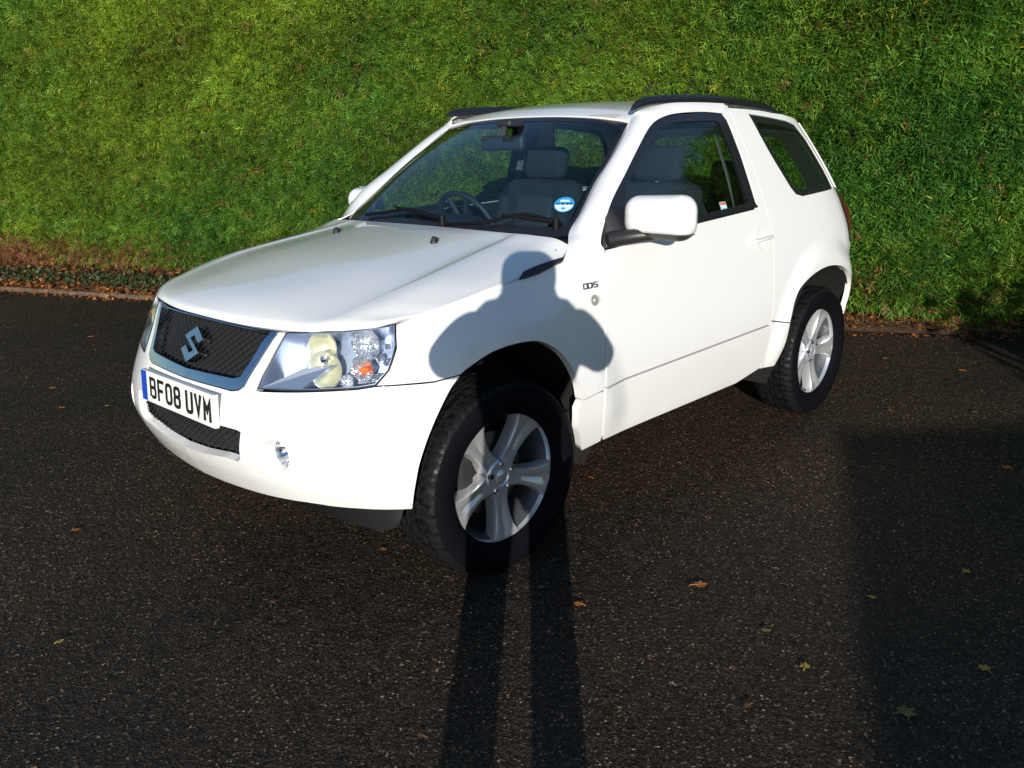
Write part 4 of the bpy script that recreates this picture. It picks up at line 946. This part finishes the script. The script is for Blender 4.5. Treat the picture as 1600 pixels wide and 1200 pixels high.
for (cy_, cz_), r_ in zip(hc, hr): hole |= ((yh-cy_)**2+(P[:, 2]-cz_)**2*1.6 < r_*r_) & (rng.random(n_h) < .93)
kp = ~hole; P, D, U, S, col = P[kp], D[kp], U[kp], S[kp], col[kp]; n_h = len(P)
hedge = tag(empty('hedge', (-3.6, -2.2, 0)), 'tall clipped green conifer hedge with brown dead patches at its foot behind the car', 'hedge')
tm = [spray_template() for _ in range(5)]; g_ = rng.integers(0, 5, n_h); VV = []; QQ = []; CC = []; b0 = 0
for i in range(5):
    m = g_ == i; v, q, c = place(tm[i], P[m], D[m], U[m], S[m], np.clip(col[m], .003, 1)); VV.append(v); QQ.append(q+b0); CC.append(c); b0 += len(v)
fo = fast_mesh('foliage', np.vstack(VV), np.vstack(QQ), 'leaf', np.vstack(CC), hedge); fo.matrix_parent_inverse = Matrix.Translation((3.6, 2.2, 0))
# woody core behind the sprays
us = np.linspace(.4, ELEN-.4, 200); hs = np.linspace(0, 3.3, 26); uu, hh_ = np.meshgrid(us, hs, indexing='ij'); Pc, nn2, _ = hedge_sprays(uu.ravel(), hh_.ravel(), np.full(uu.size, .10))
F = [(i*26+j, (i+1)*26+j, (i+1)*26+j+1, i*26+j+1) for i in range(199) for j in range(25)]
Vb = Pc.copy(); Vb[:, :2] += nn2*1.1; nb = len(Pc); V = np.vstack([Pc, Vb]); F2 = [tuple(nb+a for a in f[::-1]) for f in F]+[(i*26+25, (i+1)*26+25, nb+(i+1)*26+25, nb+i*26+25) for i in range(199)]
co = mesh('woody_core', V, F+F2, 'hedgecore', hedge); co.matrix_parent_inverse = Matrix.Translation((3.6, 2.2, 0))
b = MB()
for y in np.arange(-9, 5, .55):
    uu_ = u_of_y(y+rng.normal()*.08); e = edge(uu_)+edgen(uu_)*(.62+.1*rng.random()); b.tube([(e[0], e[1], 0), (e[0]+rng.normal()*.03, e[1]+rng.normal()*.03, .5), (e[0]+rng.normal()*.05, e[1]+rng.normal()*.05, 1.2)], [.035, .028, .02], 8)
st_ = b.build('stem', 'bark', hedge); st_.matrix_parent_inverse = Matrix.Translation((3.6, 2.2, 0)); st_['kind'] = 'stuff'
# leaf litter, straw and dead sprays on the bed
leafq = np.array([rhomb((0, 0, 0), (1, 0, 0), .34, (0, 0, 1), .08), rhomb((.2, .1, 0), (.5, .5, .1), .18, (0, 0, 1)), rhomb((.2, -.1, 0), (.5, -.5, .1), .18, (0, 0, 1))])
nl = 22000; yv = rng.uniform(-8.6, 3.2, nl); u = u_of_y(yv); d = .03+np.abs(rng.normal(size=nl))*.28; rt = sstep(yv, -1.5, .5); d = np.where(rng.random(nl) < .22, d-.14, d); e = edge(u); n = edgen(u)
P = np.stack([e[:, 0], e[:, 1], np.zeros(nl)], -1); P[:, :2] += n*d[:, None]; P[:, 2] = np.where(d > .06, .075+.12*np.clip(d-.1, 0, .6)+rng.random(nl)*.03, np.where(d > .0, .055, .006))+(rng.random(nl)*.10*(1-rt))*sstep(d, .1, .4)
D = rng.normal(size=(nl, 3))*np.array([1, 1, .3]); U = rng.normal(size=(nl, 3))*.35+np.array([0, 0, 1.])
S = rng.uniform(.012, .04, nl)*(1.0+.3*(1-rt)); c0 = np.array([[.30, .11, .04], [.20, .075, .035], [.36, .17, .05], [.12, .055, .03], [.42, .14, .03]])[rng.integers(0, 5, nl)]*(.45+.7*rng.random((nl, 1)))
v, q, c = place(leafq, P, D, U, S, c0)
tag(fast_mesh('leaf_litter', v, q, 'litter', c), 'rusty brown dead leaves and twigs lying along the foot of the hedge', kind='stuff')
ns = 3500; yv = rng.uniform(-1.2, 2.6, ns); u = u_of_y(yv); e = edge(u); n = edgen(u); d = np.abs(rng.normal(size=ns))*.16-.02; P = np.stack([e[:, 0], e[:, 1], .05+0*d], -1); P[:, :2] += n*d[:, None]; P[:, 2] = np.where(d > .05, .085, .055)+rng.random(ns)*.02
tn = np.array([rhomb((0, 0, 0), (1, 0, 0), .035, (0, 0, 1))]); D = rng.normal(size=(ns, 3))*np.array([1, 1, .1]); U = rng.normal(size=(ns, 3))*.2+np.array([0, 0, 1.])
v, q, c = place(tn, P, D, U, rng.uniform(.04, .13, ns), np.array([[.34, .20, .09]])*(.4+.8*rng.random((ns, 1))))
tag(fast_mesh('dry_needles', v, q, 'litter', c), 'straw coloured dry needles and stalks beside the hedge right of the car', kind='stuff')
iv = np.array([rhomb((0, 0, 0), (.9, 0, 0), .30, (0, 0, 1), .05), rhomb((.1, .05, 0), (.35, .5, 0), .16, (0, 0, 1)), rhomb((.1, -.05, 0), (.35, -.5, 0), .16, (0, 0, 1))])
ni = 3600; cl = rng.uniform(-8.6, -3.6, 70); yv = cl[rng.integers(0, 70, ni)]+rng.normal(size=ni)*.16; u = u_of_y(yv); e = edge(u); n = edgen(u); d = .10+np.abs(rng.normal(size=ni))*.13-.10*(rng.random(ni) < .25); P = np.stack([e[:, 0], e[:, 1], .10+rng.random(ni)*.13*np.exp(-((d-.2)/.2)**2)], -1); P[:, :2] += n*d[:, None]
D = rng.normal(size=(ni, 3))*np.array([1, 1, .5]); U = rng.normal(size=(ni, 3))*.6+np.concatenate([-n*.5, np.ones((ni, 1))*.7], 1)
v, q, c = place(iv, P, D, U, rng.uniform(.018, .045, ni), np.array([[.045, .085, .035]])*(.5+rng.random((ni, 1)))+np.array([[.02, .0, 0]])*rng.random((ni, 1)))
tag(fast_mesh('ivy_ground_cover', v, q, 'leaf', c), 'dark green ivy creeping over the edging stones left of the car', kind='stuff')
nd = 900; uu_ = rng.random(nd); u = u_of_y(rng.uniform(-8.6, 3.2, nd)); e = edge(u); n = edgen(u); d = -np.abs(rng.normal(size=nd))**1.6*.9
P = np.stack([e[:, 0], e[:, 1], np.full(nd, .004)], -1); P[:, :2] += n*d[:, None]; D = rng.normal(size=(nd, 3))*np.array([1, 1, .1]); U = rng.normal(size=(nd, 3))*.2+np.array([0, 0, 1.])
v, q, c = place(leafq, P, D, U, rng.uniform(.006, .020, nd), np.array([[.30, .15, .04], [.34, .27, .08], [.16, .08, .04], [.30, .28, .2]])[rng.integers(0, 4, nd)]*(.5+.6*rng.random((nd, 1))))
tag(fast_mesh('leaf_debris', v, q, 'litter', c), 'tiny scraps of leaf and grit strewn over the asphalt near the bed', kind='stuff')
# ---- single fallen leaves
def maple(rad, seed):
    r_ = np.random.default_rng(seed); V = [(0, 0, .004)]; pts = []
    lob = [(-150, .45), (-100, .85), (-50, 1.), (0, 1.15), (50, 1.), (100, .85), (150, .45)]
    for i, (a, l) in enumerate(lob):
        for da, k in ((-17, .72), (-8, .84), (0, 1.), (8, .84), (17, .72)): pts.append((a+da+r_.normal()*2, l*k*(1+r_.normal()*.06)))
        if i < 6: pts.append((a+25, .62*max(l, lob[i+1][1])))
    for a, l in pts:
        t = math.radians(a); z = .004+.16*rad*l*l*abs(math.sin(t*1.5+seed))*r_.random(); V.append((rad*l*math.cos(t), rad*l*math.sin(t), z))
    n = len(pts); F = [(0, i+1, i+2) for i in range(n-1)]
    b = MB(); b.add(V, F); b.tube([(0, 0, .004), (-rad*.5, rad*.05, .006), (-rad*1.0, rad*.16, .003)], .0016, 4); return b
MAT['leaf_yellow'] = simple('yellow leaf', (.36, .24, .03), .6, var=.4); MAT['leaf_orange'] = simple('orange leaf', (.36, .13, .025), .6, var=.4); MAT['leaf_olive'] = simple('olive leaf', (.14, .12, .03), .6, var=.4); MAT['leaf_brown'] = simple('brown leaf', (.14, .06, .025), .7, var=.4)
LV = [((116, 828), 'orange', .034, 'orange leaf lying on dark asphalt well below the number plate at far left'), ((92, 1003), 'yellow', .022, 'small yellow leaf low on the left of the asphalt'),
 ((83, 606), 'orange', .032, 'orange leaf left of the front bumper, the nearer of two in line'), ((96, 637), 'orange', .034, 'curled orange leaf just left of the front bumper corner'), ((10, 670), 'brown', .036, 'brown leaf at the left edge of the picture level with the number plate'),
 ((142, 526), 'orange', .038, 'orange leaf on asphalt between hedge bed and grille'), ((62, 466), 'yellow', .060, 'bright yellow orange leaf on the edging stones at the far left'), ((168, 634), 'yellow', .020, 'tiny yellow leaf closest to the left side of the bumper'),
 ((120, 508), 'olive', .03, 'dull leaf on the asphalt near the kerb behind the orange one'), ((598, 858), 'orange', .026, 'orange leaf under the front bumper beside the front wheel'), ((425, 941), 'brown', .020, 'small brown leaf on the asphalt in front of the bumper'),
 ((906, 944), 'orange', .034, 'orange brown leaf beside the leg shadow right of the front wheel'), ((846, 917), 'olive', .024, 'olive leaf inside the right leg shadow below the front wheel'), ((1091, 914), 'orange', .046, 'large orange leaf on lit asphalt midway from front wheel to the square shadow'),
 ((1362, 933), 'yellow', .024, 'yellow leaf on the edge of the large square shadow at right'), ((1258, 1042), 'yellow', .030, 'yellow lobed leaf alone on the lit asphalt at lower right'), ((1540, 1045), 'yellow', .036, 'yellow leaf deep in the square shadow, lowest at the right'),
 ((1509, 893), 'yellow', .032, 'yellow leaf in the square shadow, the higher of two near the right edge'), ((1412, 1113), 'olive', .050, 'dull olive leaf in the square shadow near the bottom right'), ((1505, 579), 'orange', .050, 'orange leaf on the asphalt between rear wheel and right edge'),
 ((1575, 731), 'orange', .044, 'orange leaf just inside the top edge of the square shadow at far right'), ((1522, 644), 'olive', .034, 'olive leaf on lit asphalt above the square shadow'), ((1383, 560), 'yellow', .034, 'yellow leaf nearest the rear wheel on the right'),
 ((1392, 642), 'olive', .030, 'small olive leaf right of the rear wheel above the shadow corner'), ((924, 746), 'orange', .022, 'orange leaf beside the front wheel under the sill'), ((1170, 1102), 'brown', .024, 'brown leaf on lit asphalt near the bottom centre right'),
 ((1196, 985), 'olive', .022, 'faint olive leaf between the leg shadows and the square shadow'), ((660, 1150), 'brown', .022, 'brown leaf left of the leg shadows at the bottom edge')]
for i, (px, c, rad, lab) in enumerate(LV):
    p = at(px, 2, .006); o = maple(rad*.62, i+3).build('fallen_leaf', 'leaf_'+c, smooth=False); o.location = (p[0], p[1], .07 if i == 6 else .003); o.rotation_euler = (0, 0, rng.random()*6.28)
    tag(o, lab, 'leaf', 'fallen leaves scattered on the asphalt')
# ---------------------------------------------------------------- what stands behind the photographer
def wt(t, w_): return np.array([.743*t-.669*w_, .669*t+.743*w_])
Hb = 2.1; C0 = np.array([-2.23, 1.17])+np.array([math.cos(SUN_AZ), math.sin(SUN_AZ)])*Hb/math.tan(SUN_EL); ea = np.array([.914, .407]); eb = np.array([-.755, .656])
gar = tag(empty('garage', (C0[0], C0[1], 0)), 'flat roofed brick garage standing behind the photographer, casting the square shadow', 'garage')
Mi = Matrix.Translation((-C0[0], -C0[1], 0))
cs = [C0, C0+ea*3, C0+ea*3+eb*7, C0+eb*7]
def prism(cs, z0, z1): n = len(cs); return [(c[0], c[1], z0) for c in cs]+[(c[0], c[1], z1) for c in cs], [tuple(range(n)), tuple(range(2*n-1, n-1, -1))]+[(i, i+n, (i+1) % n+n, (i+1) % n) for i in range(n)]
V, F = prism(cs, 0, Hb-.12); mesh('wall', V, F, 'brick', gar, smooth=False).matrix_parent_inverse = Mi
V, F = prism([C0-ea*.06-eb*.06, C0+ea*3.06-eb*.06, C0+ea*3.06+eb*7.06, C0-ea*.06+eb*7.06], Hb-.12, Hb); mesh('roof', V, F, 'rooftile', gar, smooth=False).matrix_parent_inverse = Mi
d0 = C0+eb*1.2; nrm = np.array([-.656, -.755]); V, F = prism([d0+nrm*.03, d0+eb*2.4+nrm*.03, d0+eb*2.4, d0], 0, 1.9); mesh('garage_door', V, F, 'white_door', gar, smooth=False).matrix_parent_inverse = Mi
def tree(name, x, y, h0, R_, H_, n, label, cat, col, trunk=.14, cone=False):
    root = tag(empty(name, (x, y, 0)), label, cat); b = MB(); b.tube([(0, 0, 0), (.05, .03, h0), (0, .05, (h0+H_)*.55), (0, 0, H_*.92)], [trunk, trunk*.8, trunk*.5, .02], 10)
    for k in range(9):
        a = k*2.4; z = h0+(H_-h0)*(.1+.08*k); rr_ = R_*.75*(1-.08*k); b.tube([(0, 0, z-.2), (rr_*.5*math.cos(a), rr_*.5*math.sin(a), z), (rr_*math.cos(a), rr_*math.sin(a), z+.25)], [trunk*.4, trunk*.25, .01], 6)
    b.build('trunk', 'bark', root)
    cc = rng.normal(size=(46, 3)); cc /= np.linalg.norm(cc, axis=1, keepdims=True); cc *= rng.random((46, 1))**.4; zz_ = (cc[:, 2:]+1)/2; tap = (1.05-zz_) if cone else np.ones_like(zz_)
    cc = np.concatenate([cc[:, :2]*R_*tap, h0+zz_*(H_-h0)], 1); P = cc[rng.integers(0, 46, n)]+rng.normal(size=(n, 3))*R_*.17
    D = rng.normal(size=(n, 3)); U = rng.normal(size=(n, 3)); v, q, c = place(leafq, P, D, U, rng.uniform(.06, .15, n), np.array([col])*(.5+rng.random((n, 1))))
    fast_mesh('crown', v, q, 'leaf', c, root); return root
p = wt(7.4, 4.95); tree('shrub', p[0], p[1], .1, 1.15, 2.15, 9000, 'broad dark evergreen shrub behind the photographer near the garage', 'shrub', (.05, .08, .02), .06)
tree('conifer_tree', -8.5, 9.5, .5, 2.0, 6.6, 14000, 'tall dark conifer beyond the rear of the car outside the frame', 'tree', (.03, .05, .02), .18, True)
tree('garden_tree', -12.5, 7.5, .9, 2.4, 4.6, 12000, 'low spreading tree further along the hedge outside the frame', 'tree', (.05, .07, .02), .16)
tree('garden_tree', -5.0, 15.5, 1.4, 2.6, 6.0, 12000, 'broad leafy tree on the open side opposite the car', 'tree', (.05, .07, .02), .18)
# ---------------------------------------------------------------- the photographer (casts the long shadow)
pp = wt(3.60, .645); per = tag(empty('person', (pp[0], pp[1], 0), math.atan2(-math.sin(SUN_AZ), -math.cos(SUN_AZ))), 'person in dark jacket and trousers standing with elbows out taking the photograph', 'person')
LEAN = lambda z: -.055*max(0, z-.2)/1.3
def skinned(name, nodes, edges, mat, parent, lv=2):
    """local axes: x forward, y left"""
    me = bpy.data.meshes.new(name); me.from_pydata([(n[0][0], n[0][1]+LEAN(n[0][2]), n[0][2]*1.012) for n in nodes], edges, []); me.materials.append(MAT[mat]); o = bpy.data.objects.new(name, me); link(o, parent)
    m = o.modifiers.new('skin', 'SKIN'); m.use_smooth_shade = True
    for i, n in enumerate(nodes):
        r_ = n[1] if isinstance(n[1], tuple) else (n[1], n[1]); me.skin_vertices[0].data[i].radius = r_
        me.skin_vertices[0].data[i].use_root = (i == 0)
    s_ = o.modifiers.new('sub', 'SUBSURF'); s_.levels = lv; s_.render_levels = lv; return o
def nodes_body(k, arm, leg, hands=True):
    N = [((0, 0, .90), (.115*k, .09*k)), ((0, 0, 1.06), (.130*k, .10*k)), ((0, 0, 1.24), (.155*k, .11*k)), ((.01, 0, 1.33), (.11*k, .085*k)), ((.02, 0, 1.40), .052*k), ((.04, 0, 1.475), (.070, .085)), ((.035, 0, 1.545), (.068, .078)), ((.03, 0, 1.585), .045)]
    E_ = [(i, i+1) for i in range(7)]
    for sg in (1, -1):
        b = len(N); N += [((0, .155*sg, 1.315), .058*arm), ((.05, .235*sg, 1.29), .047*arm), ((.09, (.262 if sg > 0 else .288)*sg, 1.275 if sg > 0 else 1.235), .042*arm), ((.15, .20*sg, 1.325), .038*arm), ((.19, .115*sg, 1.41), .028*arm), ((.20, .085*sg, 1.44), .030)]
        E_ += [(3, b), (b, b+1), (b+1, b+2), (b+2, b+3), (b+3, b+4), (b+4, b+5)]
        if hands:
            for q in range(4):
                c = len(N); z = 1.455+.016*q; N += [((.205, .070*sg, z), .010), ((.232, .056*sg, z+.004), .009), ((.236, (.036-.003*q)*sg, z+.004), .0075)]; E_ += [(b+5, c), (c, c+1), (c+1, c+2)]
            c = len(N); N += [((.185, .068*sg, 1.462), .011), ((.186, .046*sg, 1.475), .009)]; E_ += [(b+5, c), (c, c+1)]
        b = len(N); N += [((0, .098*sg, .83), .088*leg), ((.02, .112*sg, .47), .060*leg), ((0, .118*sg, .10), .042*leg), ((.03, .120*sg, .045), .036), ((.13, .132*sg, .03), .030)]
        E_ += [(0, b), (b, b+1), (b+1, b+2), (b+2, b+3), (b+3, b+4)]
    return N, E_
N, E_ = nodes_body(.92, .85, .85); N.append(((.125, 0, 1.485), .014)); E_.append((5, len(N)-1)); skinned('body', N, E_, 'skin', per)
J = [((0, 0, .73), (.205, .165)), ((0, 0, .92), (.195, .155)), ((0, 0, 1.10), (.175, .135)), ((0, 0, 1.26), (.175, .125)), ((.01, 0, 1.35), (.16, .10)), ((.015, 0, 1.39), (.12, .09))]; JE = [(i, i+1) for i in range(5)]
for sg in (1, -1):
    b = len(J); J += [((0, .165*sg, 1.325), .094), ((.05, .235*sg, 1.30), .070), ((.09, (.262 if sg > 0 else .288)*sg, 1.275 if sg > 0 else 1.235), .064), ((.15, .205*sg, 1.335), .075), ((.185, .125*sg, 1.40), .070)]; JE += [(3, b), (b, b+1), (b+1, b+2), (b+2, b+3), (b+3, b+4)]
skinned('jacket', J, JE, 'jacket', per)
T_ = [((0, 0, .90), (.15, .115))]; TE = []
for sg in (1, -1):
    b = len(T_); T_ += [((0, .100*sg, .80), .092), ((.01, .112*sg, .48), .078), ((0, .120*sg, .12), .070), ((0, .120*sg, .05), .068)]; TE += [(0, b), (b, b+1), (b+1, b+2), (b+2, b+3)]
skinned('trousers', T_, TE, 'trousers', per)
for sg in (1, -1):
    b = MB(); b.box((.055, .125*sg, .05), (.27, .10, .09), bev=.04); b.build('shoe', 'shoe', per)
    b = MB(); b.box((.035, .083*sg-.052, 1.51), (.03, .014, .055), bev=.006); b.build('ear', 'skin', per)
    b = MB(); b.lathe([(0, .006), (.006, .004), (.008, 0)], (.113, .03*sg-.052, 1.52), (1, 0, 0), 12); b.build('eye', 'ink', per)
b = MB(); b.box((.116, -.052, 1.46), (.008, .045, .010), bev=.003); b.build('mouth', 'leaf_brown', per)
b = MB(); b.box((-.01, -.050, 1.41), (.20, .35, .19), bev=.07); b.build('shadow_filler', 'jacket', per)  # added block, closes gaps in the cast shadow beside the neck
V, F = sbox((.20, .190, .17), .070, 6); V = np.array(V)+np.array([.015, -.054, 1.585]); b = MB(); b.add(V, F); b.build('hair', 'hair', per)
cm = tag(empty('compact_camera', tuple(CAM), math.atan2(FV[1], FV[0])), 'small black compact camera held up at eye level by the photographer', 'camera')
b = MB(); b.box((-.052, 0, 0), (.024, .095, .058), bev=.008); b.build('camera_body', 'black', cm)
b = MB(); b.lathe([(.022, -.04), (.022, -.028), (.019, -.024), (.012, -.024)], (0, 0, 0), (1, 0, 0), 24); b.build('lens_barrel', 'chrome', cm)
